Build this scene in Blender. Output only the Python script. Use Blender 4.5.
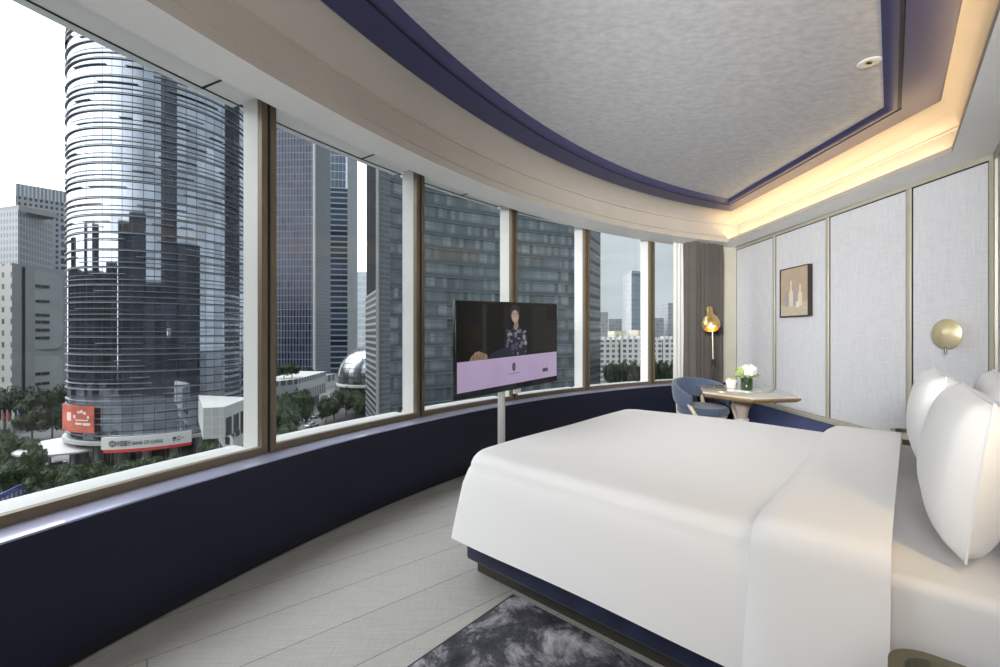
import bpy, math, random
from math import sin, cos, pi, sqrt, atan2, radians, hypot
random.seed(7)
S = bpy.context.scene
for o in list(bpy.data.objects): bpy.data.objects.remove(o)
COL = S.collection
# ------------------------------------------------------------------ camera, sky, lights, exposure
F, CX, HY, CAMH = 436.0, 500.0, 333.5, 1.3
cd = bpy.data.cameras.new('camera'); cam = bpy.data.objects.new('camera', cd); COL.objects.link(cam)
cam.location = (0, 0, CAMH); cam.rotation_euler = (pi/2, 0, 0)
cd.sensor_width = 36; cd.lens = 36*F/1000; cd.clip_end = 3000; cd.clip_start = 0.02
S.camera = cam
S.view_settings.view_transform = 'Standard'; S.view_settings.look = 'None'
S.view_settings.gamma = 1; S.view_settings.use_curve_mapping = False; S.view_settings.exposure = 0.0

w = bpy.data.worlds.new('sky'); S.world = w; w.use_nodes = True
nt = w.node_tree; nt.nodes.clear()
def N(t, typ, **kw):
    n = t.nodes.new(typ)
    for k, v in kw.items(): setattr(n, k, v)
    return n
tc = N(nt, 'ShaderNodeTexCoord'); mp = N(nt, 'ShaderNodeMapping'); mp.inputs['Scale'].default_value = (1.5, 1.5, 5)
nz = N(nt, 'ShaderNodeTexNoise'); nz.inputs['Scale'].default_value = 1.6; nz.inputs['Detail'].default_value = 5
sx = N(nt, 'ShaderNodeSeparateXYZ')
nt.links.new(tc.outputs['Generated'], sx.inputs[0]); nt.links.new(tc.outputs['Generated'], mp.inputs[0]); nt.links.new(mp.outputs[0], nz.inputs[0])
mr = N(nt, 'ShaderNodeMapRange'); mr.inputs['From Min'].default_value = -0.65; mr.inputs['From Max'].default_value = 0.15
nt.links.new(sx.outputs[0], mr.inputs[0])
mx = N(nt, 'ShaderNodeMix', data_type='RGBA'); mx.inputs[6].default_value = (3.0, 3.06, 3.16, 1); mx.inputs[7].default_value = (0.60, 0.66, 0.70, 1)
nt.links.new(mr.outputs[0], mx.inputs[0])
cr = N(nt, 'ShaderNodeMapRange'); cr.inputs['From Min'].default_value = .35; cr.inputs['From Max'].default_value = .65
cr.inputs['To Min'].default_value = .9; cr.inputs['To Max'].default_value = 1.12
nt.links.new(nz.outputs[0], cr.inputs[0])
mu = N(nt, 'ShaderNodeMix', data_type='RGBA', blend_type='MULTIPLY'); mu.inputs[0].default_value = 1
nt.links.new(mx.outputs[2], mu.inputs[6]); nt.links.new(cr.outputs[0], mu.inputs[7])
bg = N(nt, 'ShaderNodeBackground'); bg.inputs[1].default_value = 1.0
zr = N(nt, 'ShaderNodeMapRange'); zr.inputs['From Min'].default_value = .45; zr.inputs['From Max'].default_value = 1; zr.inputs['To Min'].default_value = 1; zr.inputs['To Max'].default_value = 3.7
nt.links.new(sx.outputs[2], zr.inputs[0])
mz = N(nt, 'ShaderNodeMix', data_type='RGBA', blend_type='MULTIPLY'); mz.inputs[0].default_value = 1      # overcast: brightest overhead
nt.links.new(mu.outputs[2], mz.inputs[6]); nt.links.new(zr.outputs[0], mz.inputs[7]); nt.links.new(mz.outputs[2], bg.inputs[0])
wo = N(nt, 'ShaderNodeOutputWorld'); nt.links.new(bg.outputs[0], wo.inputs[0])

def light(name, typ, loc, energy, color=(1, 1, 1), target=None, **kw):
    d = bpy.data.lights.new(name, typ); d.energy = energy; d.color = color
    for k, v in kw.items(): setattr(d, k, v)
    o = bpy.data.objects.new(name, d); COL.objects.link(o); o.location = loc
    if target:
        from mathutils import Vector
        o.rotation_euler = (Vector(target)-Vector(loc)).to_track_quat('-Z', 'Y').to_euler()
    return o
light('room_fill_light', 'AREA', (-0.75, -0.95, 2.1), 68, (1, .985, .96), (3.3, 6.2, 2.0), shape='RECTANGLE', size=1.2, size_y=.5, spread=radians(48))
light('bed_fill_light', 'AREA', (-0.35, -0.75, 1.85), 38, (1, .985, .97), (1.0, 2.8, 1.4), shape='RECTANGLE', size=1.6, size_y=.6)  # added fill from behind the camera, not a fitting of the room

light('soffit_fill_light', 'AREA', (0.25, -0.65, .9), 15, (1, .99, .97), (-.9, 3.4, 2.65), shape='RECTANGLE', size=.7, size_y=.5, spread=radians(95))  # added to brighten the window soffit and cove; no such lamp in the room
light('bedside_reading_light', 'SPOT', (1.30, .72, 1.35), 14, (1, .72, .38), (.98, 1.55, .66), spot_size=radians(70), spot_blend=1, shadow_soft_size=.06)
# ------------------------------------------------------------------ frames of reference
AX, AY = -0.16, 2.36                 # near foot corner of the bed
lx, ly = 0.744, -0.668               # direction foot -> head
wx, wy = 0.668, 0.744                # direction near side -> far side
def LW(L, W): return (AX+L*lx+W*wx, AY+L*ly+W*wy)
BEDROT = atan2(ly, lx)
CC = (6.04, -1.29)                   # centre of the curved window wall
R0 = 8.25                            # front of the window wall
def on_circle(px, R):                # where the line of sight through a picture column meets the window circle
    t = (px-CX)/F; a = t*t+1; b = -2*(t*CC[0]+CC[1]); c = CC[0]**2+CC[1]**2-R*R
    Y = (-b+sqrt(b*b-4*a*c))/(2*a); return (t*Y, Y)
def ang(p): return atan2(p[1]-CC[1], p[0]-CC[0])
def pol(R, a): return (CC[0]+R*cos(a), CC[1]+R*sin(a))

# ------------------------------------------------------------------ materials
MATS = {}
def mat(name, col, rough=.5, metal=0, spec=.5, bump=None, var=None, emit=None, sheen=0, coat=0):
    if name in MATS: return MATS[name]
    m = bpy.data.materials.new(name); m.use_nodes = True; t = m.node_tree; b = t.nodes['Principled BSDF']
    b.inputs['Base Color'].default_value = (*col, 1); b.inputs['Roughness'].default_value = rough
    b.inputs['Metallic'].default_value = metal; b.inputs['Specular IOR Level'].default_value = spec
    b.inputs['Sheen Weight'].default_value = sheen; b.inputs['Coat Weight'].default_value = coat
    tc = N(t, 'ShaderNodeTexCoord')
    if var:                                      # (scale, amount, (stretch), detail)
        mp = N(t, 'ShaderNodeMapping'); mp.inputs['Scale'].default_value = var[2] if len(var) > 2 else (1, 1, 1)
        n = N(t, 'ShaderNodeTexNoise'); n.inputs['Scale'].default_value = var[0]; n.inputs['Detail'].default_value = 6
        t.links.new(tc.outputs['Object'], mp.inputs[0]); t.links.new(mp.outputs[0], n.inputs[0])
        r = N(t, 'ShaderNodeMapRange'); r.inputs['From Min'].default_value = .3; r.inputs['From Max'].default_value = .7
        r.inputs['To Min'].default_value = 1-var[1]; r.inputs['To Max'].default_value = 1+var[1]
        t.links.new(n.outputs[0], r.inputs[0])
        x = N(t, 'ShaderNodeMix', data_type='RGBA', blend_type='MULTIPLY'); x.inputs[0].default_value = 1
        x.inputs[6].default_value = (*col, 1); t.links.new(r.outputs[0], x.inputs[7]); t.links.new(x.outputs[2], b.inputs['Base Color'])
    if bump:                                     # (scale, strength, stretch)
        mp = N(t, 'ShaderNodeMapping'); mp.inputs['Scale'].default_value = bump[2] if len(bump) > 2 else (1, 1, 1)
        n = N(t, 'ShaderNodeTexNoise'); n.inputs['Scale'].default_value = bump[0]; n.inputs['Detail'].default_value = 3
        t.links.new(tc.outputs['Object'], mp.inputs[0]); t.links.new(mp.outputs[0], n.inputs[0])
        bm_ = N(t, 'ShaderNodeBump'); bm_.inputs['Strength'].default_value = bump[1]; bm_.inputs['Distance'].default_value = .01
        t.links.new(n.outputs[0], bm_.inputs['Height']); t.links.new(bm_.outputs[0], b.inputs['Normal'])
    if emit: b.inputs['Emission Color'].default_value = (*emit[0], 1); b.inputs['Emission Strength'].default_value = emit[1]
    MATS[name] = m; return m

def weave(name, col, col2, sc=90, rough=.85):
    m = mat(name, col, rough); t = m.node_tree; b = t.nodes['Principled BSDF']
    tc = [n for n in t.nodes if n.type == 'TEX_COORD'][0]
    outs = []
    for st in ((1, 1, 22), (22, 22, 1)):
        mp = N(t, 'ShaderNodeMapping'); mp.inputs['Scale'].default_value = st
        n = N(t, 'ShaderNodeTexNoise'); n.inputs['Scale'].default_value = sc/10; n.inputs['Detail'].default_value = 4
        t.links.new(tc.outputs['Object'], mp.inputs[0]); t.links.new(mp.outputs[0], n.inputs[0]); outs.append(n)
    a = N(t, 'ShaderNodeMath', operation='ADD'); t.links.new(outs[0].outputs[0], a.inputs[0]); t.links.new(outs[1].outputs[0], a.inputs[1])
    r = N(t, 'ShaderNodeMapRange'); r.inputs['From Min'].default_value = .75; r.inputs['From Max'].default_value = 1.25
    t.links.new(a.outputs[0], r.inputs[0])
    x = N(t, 'ShaderNodeMix', data_type='RGBA'); x.inputs[6].default_value = (*col, 1); x.inputs[7].default_value = (*col2, 1)
    t.links.new(r.outputs[0], x.inputs[0]); t.links.new(x.outputs[2], b.inputs['Base Color'])
    return m

def facade(name, glass, frame, bay=1.5, floor=4.0, fw=.12, fh=.2, vary=.35, rough=.12, metal=.6, sub=0, frough=.5):
    """glass wall: UVs are metres along the wall and height"""
    if name in MATS: return MATS[name]
    m = bpy.data.materials.new(name); m.use_nodes = True; t = m.node_tree; b = t.nodes['Principled BSDF']
    uv = N(t, 'ShaderNodeUVMap'); s = N(t, 'ShaderNodeSeparateXYZ'); t.links.new(uv.outputs[0], s.inputs[0])
    def M(op, a, c=None):
        n = N(t, 'ShaderNodeMath', operation=op)
        for i, v in enumerate((a, c)):
            if v is None: continue
            if isinstance(v, (int, float)): n.inputs[i].default_value = v
            else: t.links.new(v, n.inputs[i])
        return n.outputs[0]
    u = M('DIVIDE', s.outputs[0], bay); v = M('DIVIDE', s.outputs[1], floor)
    lu = M('LESS_THAN', M('FRACT', u), fw); lv = M('LESS_THAN', M('FRACT', v), fh)
    f = M('MAXIMUM', lu, lv)
    if sub:
        f = M('MAXIMUM', f, M('LESS_THAN', M('FRACT', M('MULTIPLY', v, sub)), .12))
    c = N(t, 'ShaderNodeCombineXYZ'); t.links.new(M('FLOOR', u), c.inputs[0]); t.links.new(M('FLOOR', v), c.inputs[1])
    wn = N(t, 'ShaderNodeTexWhiteNoise'); wn.noise_dimensions = '2D'; t.links.new(c.outputs[0], wn.inputs[0])
    r = N(t, 'ShaderNodeMapRange'); r.inputs['To Min'].default_value = 1-vary; r.inputs['To Max'].default_value = 1+vary
    t.links.new(wn.outputs[0], r.inputs[0])
    x = N(t, 'ShaderNodeMix', data_type='RGBA', blend_type='MULTIPLY'); x.inputs[0].default_value = 1; x.inputs[6].default_value = (*glass, 1)
    t.links.new(r.outputs[0], x.inputs[7])
    y = N(t, 'ShaderNodeMix', data_type='RGBA'); t.links.new(f, y.inputs[0]); t.links.new(x.outputs[2], y.inputs[6]); y.inputs[7].default_value = (*frame, 1)
    t.links.new(y.outputs[2], b.inputs['Base Color'])
    t.links.new(M('MULTIPLY', M('SUBTRACT', 1, f), metal), b.inputs['Metallic'])
    t.links.new(M('ADD', rough, M('MULTIPLY', f, frough-rough)), b.inputs['Roughness'])
    MATS[name] = m; return m

def glass_mat(name, tint=(1, 1, 1), refl=.9):
    m = bpy.data.materials.new(name); m.use_nodes = True; t = m.node_tree; t.nodes.clear()
    o = N(t, 'ShaderNodeOutputMaterial'); mx = N(t, 'ShaderNodeMixShader'); tr = N(t, 'ShaderNodeBsdfTransparent'); g = N(t, 'ShaderNodeBsdfGlossy')
    fr = N(t, 'ShaderNodeLayerWeight'); fr.inputs[0].default_value = .5
    pw = N(t, 'ShaderNodeMath', operation='POWER'); pw.inputs[1].default_value = 5; t.links.new(fr.outputs[1], pw.inputs[0])
    mm = N(t, 'ShaderNodeMath', operation='MULTIPLY_ADD'); mm.inputs[1].default_value = refl; mm.inputs[2].default_value = .03; t.links.new(pw.outputs[0], mm.inputs[0])
    tr.inputs[0].default_value = (*tint, 1); g.inputs['Roughness'].default_value = .0
    t.links.new(mm.outputs[0], mx.inputs[0]); t.links.new(tr.outputs[0], mx.inputs[1]); t.links.new(g.outputs[0], mx.inputs[2]); t.links.new(mx.outputs[0], o.inputs[0])
    return m

# ------------------------------------------------------------------ mesh helpers
class MB:
    def __init__(s): s.v = []; s.f = []; s.uv = {}
    def add(s, vs, fs):
        b = len(s.v); s.v += [tuple(v) for v in vs]; s.f += [tuple(b+i for i in f) for f in fs]; return s
    def box(s, x0, x1, y0, y1, z0, z1):
        return s.prism([(x0, y0), (x1, y0), (x1, y1), (x0, y1)], z0, z1)
    def obox(s, p, q, width, z0, z1):         # box along segment p-q of given width
        dx, dy = q[0]-p[0], q[1]-p[1]; d = hypot(dx, dy); nx, ny = -dy/d*width/2, dx/d*width/2
        return s.prism([(p[0]-nx, p[1]-ny), (q[0]-nx, q[1]-ny), (q[0]+nx, q[1]+ny), (p[0]+nx, p[1]+ny)], z0, z1)
    def prism(s, poly, z0, z1, top=None):
        n = len(poly); top = top or poly
        vs = [(x, y, z0) for x, y in poly]+[(x, y, z1) for x, y in top]
        fs = [tuple(range(n-1, -1, -1)), tuple(range(n, 2*n))]+[(i, (i+1) % n, n+(i+1) % n, n+i) for i in range(n)]
        return s.add(vs, fs)
    def lathe(s, prof, n=24, c=(0, 0, 0), cap=True):
        vs = []; fs = []
        for r, z in prof:
            for k in range(n):
                a = 2*pi*k/n; vs.append((c[0]+r*cos(a), c[1]+r*sin(a), c[2]+z))
        m = len(prof)
        for i in range(m-1):
            for k in range(n): fs.append((i*n+k, i*n+(k+1) % n, (i+1)*n+(k+1) % n, (i+1)*n+k))
        if cap:
            if prof[0][0] > 1e-6: fs.append(tuple(range(n-1, -1, -1)))
            if prof[-1][0] > 1e-6: fs.append(tuple((m-1)*n+k for k in range(n)))
        return s.add(vs, fs)
    def tube(s, pts, r, n=10):
        from mathutils import Vector
        P = [Vector(p) for p in pts]; vs = []; fs = []; rr = r if isinstance(r, (list, tuple)) else [r]*len(P)
        up = None
        for i, p in enumerate(P):
            t = (P[min(i+1, len(P)-1)]-P[max(i-1, 0)]).normalized()
            if up is None: up = Vector((0, 0, 1)) if abs(t.z) < .9 else Vector((1, 0, 0))
            a = t.cross(up).normalized(); b = a.cross(t).normalized(); up = b
            for k in range(n):
                q = p+(a*cos(2*pi*k/n)+b*sin(2*pi*k/n))*rr[i]; vs.append(tuple(q))
        for i in range(len(P)-1):
            for k in range(n): fs.append((i*n+k, i*n+(k+1) % n, (i+1)*n+(k+1) % n, (i+1)*n+k))
        fs.append(tuple(range(n-1, -1, -1))); fs.append(tuple((len(P)-1)*n+k for k in range(n)))
        return s.add(vs, fs)
    def arcbox(s, Ra, Rb, a0, a1, z0, z1, n=8, c=CC):   # curved box round the centre
        vs = []; fs = []
        for i in range(n+1):
            a = a0+(a1-a0)*i/n
            for R, z in ((Ra, z0), (Rb, z0), (Rb, z1), (Ra, z1)): vs.append((c[0]+R*cos(a), c[1]+R*sin(a), z))
        for i in range(n):
            for k in range(4): fs.append((4*i+k, 4*i+(k+1) % 4, 4*i+4+(k+1) % 4, 4*i+4+k))
        fs.append((0, 1, 2, 3)); fs.append((4*n+3, 4*n+2, 4*n+1, 4*n)); return s.add(vs, fs)
    def mesh(s, name, uvs=None):
        me = bpy.data.meshes.new(name); me.from_pydata(s.v, [], s.f); me.update()
        import bmesh
        b = bmesh.new(); b.from_mesh(me); bmesh.ops.recalc_face_normals(b, faces=b.faces); b.to_mesh(me); b.free()
        return me
    def build(s, name, m=None, parent=None, smooth=False, bevel=0, subsurf=0, loc=None, solid=0, seg=2):
        me = s.mesh(name); o = bpy.data.objects.new(name, me); COL.objects.link(o)
        if m: me.materials.append(m)
        if parent: o.parent = parent
        if loc: o.location = loc
        if smooth: autosmooth(o, 50)
        if solid: md = o.modifiers.new('s', 'SOLIDIFY'); md.thickness = solid; md.offset = -1
        if bevel:
            md = o.modifiers.new('b', 'BEVEL'); md.width = bevel; md.segments = seg; md.limit_method = 'ANGLE'
            for p in me.polygons: p.use_smooth = True
            md2 = o.modifiers.new('w', 'WEIGHTED_NORMAL') if False else None
        if subsurf: md = o.modifiers.new('ss', 'SUBSURF'); md.levels = md.render_levels = subsurf
        return o
def autosmooth(o, a=40):
    me = o.data; lim = radians(a)
    import bmesh
    b = bmesh.new(); b.from_mesh(me)
    for e in b.edges: e.smooth = (len(e.link_faces) == 2 and e.calc_face_angle(0) < lim)
    for f in b.faces: f.smooth = True
    b.to_mesh(me); b.free(); return o
def tag(o, label=None, cat=None, group=None, kind=None):
    if label: o['label'] = label
    if cat: o['category'] = cat
    if group: o['group'] = group
    if kind: o['kind'] = kind
    return o
def empty(name, loc=(0, 0, 0), rz=0, **kw):
    o = bpy.data.objects.new(name, None); COL.objects.link(o); o.location = loc; o.rotation_euler = (0, 0, rz); o.empty_display_size = .1
    return tag(o, **kw)
def copy_tree(o, parent=None):
    kids = [c for c in bpy.data.objects if c.parent == o]
    c = o.copy(); COL.objects.link(c); c.parent = parent
    for k in kids: copy_tree(k, c)
    return c

# ------------------------------------------------------------------ room outline rings
WB = -3.2
def ring(R, X, L, W, n=64, fR=None):
    def lineW(s): return LW(s, W)
    lo, hi = -3, 3                                # intersection of the circle with the back line
    for _ in range(60):
        mid = (lo+hi)/2; p = lineW(mid)
        if hypot(p[0]-CC[0], p[1]-CC[1]) > R: lo = mid
        else: hi = mid
    a0 = ang(lineW(hi)); a1 = atan2(sqrt(R*R-(X-CC[0])**2), X-CC[0])
    pts = []
    for i in range(n+1):
        a = a0+(a1-a0)*i/n; rr = R+(fR(a) if fR else 0); pts.append(pol(rr, a))
    # corner of side wall and headboard wall
    t = (X-LW(L, 0)[0])/wx; pts.append((X, LW(L, t)[1])); pts.append(LW(L, W))
    return pts
def bands(rings, closed=True):                   # rings: [(pts, z)...]
    mb = MB(); n = len(rings[0][0]); vs = []; fs = []
    for pts, z in rings: vs += [(x, y, z) for x, y in pts]
    for k in range(len(rings)-1):
        for i in range(n if closed else n-1):
            j = (i+1) % n; fs.append((k*n+i, k*n+j, (k+1)*n+j, (k+1)*n+i))
    return mb.add(vs, fs)

XS, LH = 3.58, 2.257                             # side wall, headboard wall
M_floor = weave('floor_planks', (.355, .345, .325), (.42, .41, .385), 60, .5)
M_navy = mat('navy_lacquer', (.0075, .0095, .025), .45, spec=.35, var=(6, .08))
M_navyc = mat('navy_ceiling', (.034, .034, .10), .45, var=(4, .08))
M_taupe = mat('taupe_plaster', (.42, .385, .34), .6, var=(3, .03))
M_soff = mat('grey_soffit', (.86, .86, .82), .6, var=(2, .03))
M_white = mat('white_metal', (.62, .63, .61), .35, var=(3, .03))
M_bronze = mat('bronze_metal', (.17, .135, .09), .4, metal=.5, var=(5, .08))
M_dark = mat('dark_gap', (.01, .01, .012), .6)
M_cream = mat('cream_frame', (.46, .44, .36), .4, metal=.2, var=(6, .04))
M_fabric = weave('wall_fabric', (.52, .53, .56), (.62, .63, .66), 70)
M_ceil = mat('ceiling_fabric', (.42, .425, .435), .9, var=(18, .12, (1, 1.8, 1)), bump=(80, .12))
M_brass = mat('brass', (.80, .60, .27), .3, metal=1, var=(30, .08))
M_sill = mat('sill_lacquer', (.42, .43, .60), .30, metal=.55, spec=.9, coat=.8)

# floor
fl = MB().prism(ring(R0+.02, XS+.02, LH+.02, WB), -.06, 0)
floor = tag(fl.build('floor', M_floor), kind='structure')
t = M_floor.node_tree                              # plank joints along the w axis
b = t.nodes['Principled BSDF']; src = b.inputs['Base Color'].links[0].from_socket
tc = N(t, 'ShaderNodeTexCoord'); mp = N(t, 'ShaderNodeMapping'); mp.vector_type = 'POINT'; mp.inputs['Rotation'].default_value = (0, 0, -radians(39))
bk = N(t, 'ShaderNodeTexBrick'); bk.inputs['Scale'].default_value = 1; bk.inputs['Brick Width'].default_value = 5.5; bk.inputs['Row Height'].default_value = .28
bk.inputs['Mortar Size'].default_value = .0022; bk.inputs['Color1'].default_value = (1, 1, 1, 1); bk.inputs['Color2'].default_value = (.9, .9, .9, 1); bk.inputs['Mortar'].default_value = (.35, .35, .35, 1)
t.links.new(tc.outputs['Object'], mp.inputs[0]); t.links.new(mp.outputs[0], bk.inputs[0])
x = N(t, 'ShaderNodeMix', data_type='RGBA', blend_type='MULTIPLY'); x.inputs[0].default_value = 1
t.links.new(src, x.inputs[6]); t.links.new(bk.outputs[0], x.inputs[7]); t.links.new(x.outputs[2], b.inputs['Base Color'])
mp2 = [n for n in t.nodes if n.type == 'MAPPING']
for m_ in mp2[:2]: m_.inputs['Rotation'].default_value = (0, 0, -radians(39))
mp2[0].inputs['Scale'].default_value = (1, 14, 1); mp2[1].inputs['Scale'].default_value = (22, 1.5, 1)

# ceiling
aL = ang(on_circle(400, R0)); aRt = ang(on_circle(690, R0))
def soff_off(a):                                   # soffit edge creeps towards the glass at the far end
    t = (a-aL)/(aRt-aL); return .0+.17*max(0, min(1, t))
rg = lambda R, X, L, W=WB: ring(R, X, L, W)
soff_o = ring(R0+.01, XS, LH, WB, fR=soff_off)
sof = bands([(rg(R0+.01, XS, LH), 2.72) if False else (ring(R0+.01, XS, LH, WB, fR=soff_off), 2.72), (soff_o, 2.6), (rg(8.0, 3.25, 2.02, WB+.3), 2.6)])
tag(sof.build('trim_1', M_soff), kind='structure')                # soffit ring
cove = bands([(rg(8.0, 3.25, 2.02, WB+.3), 2.6), (rg(8.0, 3.25, 2.02, WB+.3), 2.645), (rg(8.003, 3.265, 2.026, WB+.296), 2.645), (rg(8.006, 3.27, 2.03, WB+.295), 2.612), (rg(8.01, 3.415, 2.078, WB+.281), 2.612), (rg(8.01, 3.42, 2.08, WB+.28), 2.667),
              (rg(8.0, 3.42, 2.08, WB+.28), 2.672), (rg(8.0, 3.42, 2.08, WB+.28), 2.83), (rg(7.985, 3.405, 2.07, WB+.29), 2.835), (rg(7.985, 3.405, 2.07, WB+.29), 2.85),
              (rg(7.97, 3.38, 2.06, WB+.3), 2.87), (rg(7.92, 3.31, 2.04, WB+.33), 2.915), (rg(7.84, 3.22, 2.01, WB+.4), 2.945), (rg(7.76, 3.14, 1.975, WB+.46), 2.955), (rg(7.73, 3.11, 1.953, WB+.5), 2.955)])
co = cove.build('trim_2', M_taupe); autosmooth(co, 35); tag(co, kind='structure')
nb = bands([(rg(7.74, 3.12, 1.96, WB+.49), 2.958), (rg(7.73, 3.11, 1.953, WB+.5), 2.94), (rg(7.72, 3.10, 1.944, WB+.51), 2.938), (rg(7.53, 2.93, 1.75, WB+.7), 2.938), (rg(7.527, 2.926, 1.747, WB+.7), 3.02)])
nb = nb.build('trim_3', M_navyc); tag(nb, kind='structure')
nb = bands([(rg(7.536, 2.936, 1.756, WB+.69), 2.945), (rg(7.510, 2.910, 1.726, WB+.72), 2.945)]).build('trim_8', M_dark); tag(nb, kind='structure')
nb = bands([(rg(7.512, 2.912, 1.728, WB+.72), 2.95), (rg(7.511, 2.911, 1.727, WB+.72), 2.94), (rg(7.50, 2.90, 1.715, WB+.73), 2.938), (rg(7.475, 2.875, 1.685, WB+.76), 2.945), (rg(7.465, 2.865, 1.675, WB+.77), 2.965), (rg(7.445, 2.85, 1.655, WB+.79), 2.98)]).build('trim_4', M_navyc)
autosmooth(nb, 50); tag(nb, kind='structure')
cl = MB().prism(rg(7.55, 2.95, 1.76, WB+.68), 2.98, 3.02)
ceil = tag(cl.build('ceiling', M_ceil), kind='structure')
slab = MB().prism(rg(8.9, 3.9, 2.6, WB-.3), 3.03, 3.3); tag(slab.build('ceiling.001', M_soff), kind='structure')

# walls
a_back = ang(rg(R0, XS, LH)[0]); a_right = ang(rg(R0, XS, LH)[64])
wall = MB().arcbox(R0, R0+.16, a_back+.05, a_right, .05, .572, 90)
wall.arcbox(R0-.006, R0+.0, a_back+.05, a_right, .475, .572, 90)
ww = tag(wall.build('wall_window', M_navy), kind='structure'); autosmooth(ww)
tag(autosmooth(MB().arcbox(R0+.03, R0+.14, a_back+.05, a_right, 0, .05, 90).build('baseboard_window', M_dark)), kind='structure')
sill = MB().arcbox(R0-.006, R0+.36, a_back+.05, a_right, .572, .58, 90)
so_ = autosmooth(sill.build('trim_5', M_sill)); tag(so_, kind='structure')
tag(autosmooth(MB().arcbox(R0+.2, R0+.46, a_back+.05, a_right, -.3, .54, 90).build('trim_6', M_white)), kind='structure')

# side wall with fabric panels and cream frame
wr = MB().box(XS+.012, XS+.25, LW(LH, 0)[1]*0+2.9, 6.9, 0, 2.72)
wright = tag(wr.build('wall_right', M_fabric), kind='structure')
def pxY(px, X=XS): return X*F/(px-CX)
stile_px = [735.5, 774.5, 828, 909.5, 993.5]
ys = [pxY(p) for p in stile_px]
for i in range(4):
    y1, y0 = ys[i]-.022, ys[i+1]+.022
    MB().box(XS+.002, XS+.014, y0+.0, y1-.0, .385, 2.565).build('fabric_panel', M_fabric, wright)
for y in ys:
    MB().box(XS-.012, XS+.012, y-.022, y+.022, .38, 2.565).build('stile', M_cream, wright, bevel=.003)
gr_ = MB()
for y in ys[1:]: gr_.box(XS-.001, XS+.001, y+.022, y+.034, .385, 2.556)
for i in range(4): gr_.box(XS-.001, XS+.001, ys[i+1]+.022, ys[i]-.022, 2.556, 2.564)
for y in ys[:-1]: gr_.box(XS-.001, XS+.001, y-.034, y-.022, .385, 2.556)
gr_.build('shadow_strip', M_dark, wright)  # flush dark strips: shadow lines beside the stiles and panel tops, put in as colour
MB().box(XS-.012, XS+.012, 3.0, ys[0]+.03, 2.565, 2.60).build('top_rail', M_cream, wright)
MB().box(XS-.03, XS+.012, 3.0, 6.62, .325, .38).build('bottom_rail', M_cream, wright, bevel=.004)
M_navyf = mat('navy_fabric_dado', (.055, .07, .17), .7, var=(12, .1))
MB().box(XS-.012, XS+.014, 3.0, 6.62, .06, .325).build('dado', M_navyf, wright)
tag(MB().box(XS-.03, XS+.02, 3.0, 6.62, 0, .06).build('baseboard_right', M_dark), kind='structure')
wf = MB().box(3.22, XS+.1, 6.60, 6.95, 0, 2.72); tag(wf.build('wall_far', M_cream), kind='structure')
p0 = LW(LH, 3.4); p1 = LW(LH, WB-.2)
wh = MB().obox(LW(LH+.1, 3.2), LW(LH+.1, WB-.2), .2, 0, 2.72)
whead = tag(wh.build('wall_headboard', M_fabric), kind='structure')
for W in (-3.0, -2.2, -1.1, 3.02):
    MB().obox(LW(LH-.005, W-.02), LW(LH-.005, W+.02), .02, .06, 2.59).build('stile', M_cream, whead)
MB().obox(LW(LH-.005, WB), LW(LH-.005, 3.06), .02, 2.54, 2.6).build('top_rail', M_cream, whead)
pb = LW(-.8, WB-.1); pc = LW(LH+.2, WB-.1)
tag(MB().obox(pb, pc, .2, 0, 2.72).build('wall_back', M_cream), kind='structure')

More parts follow.
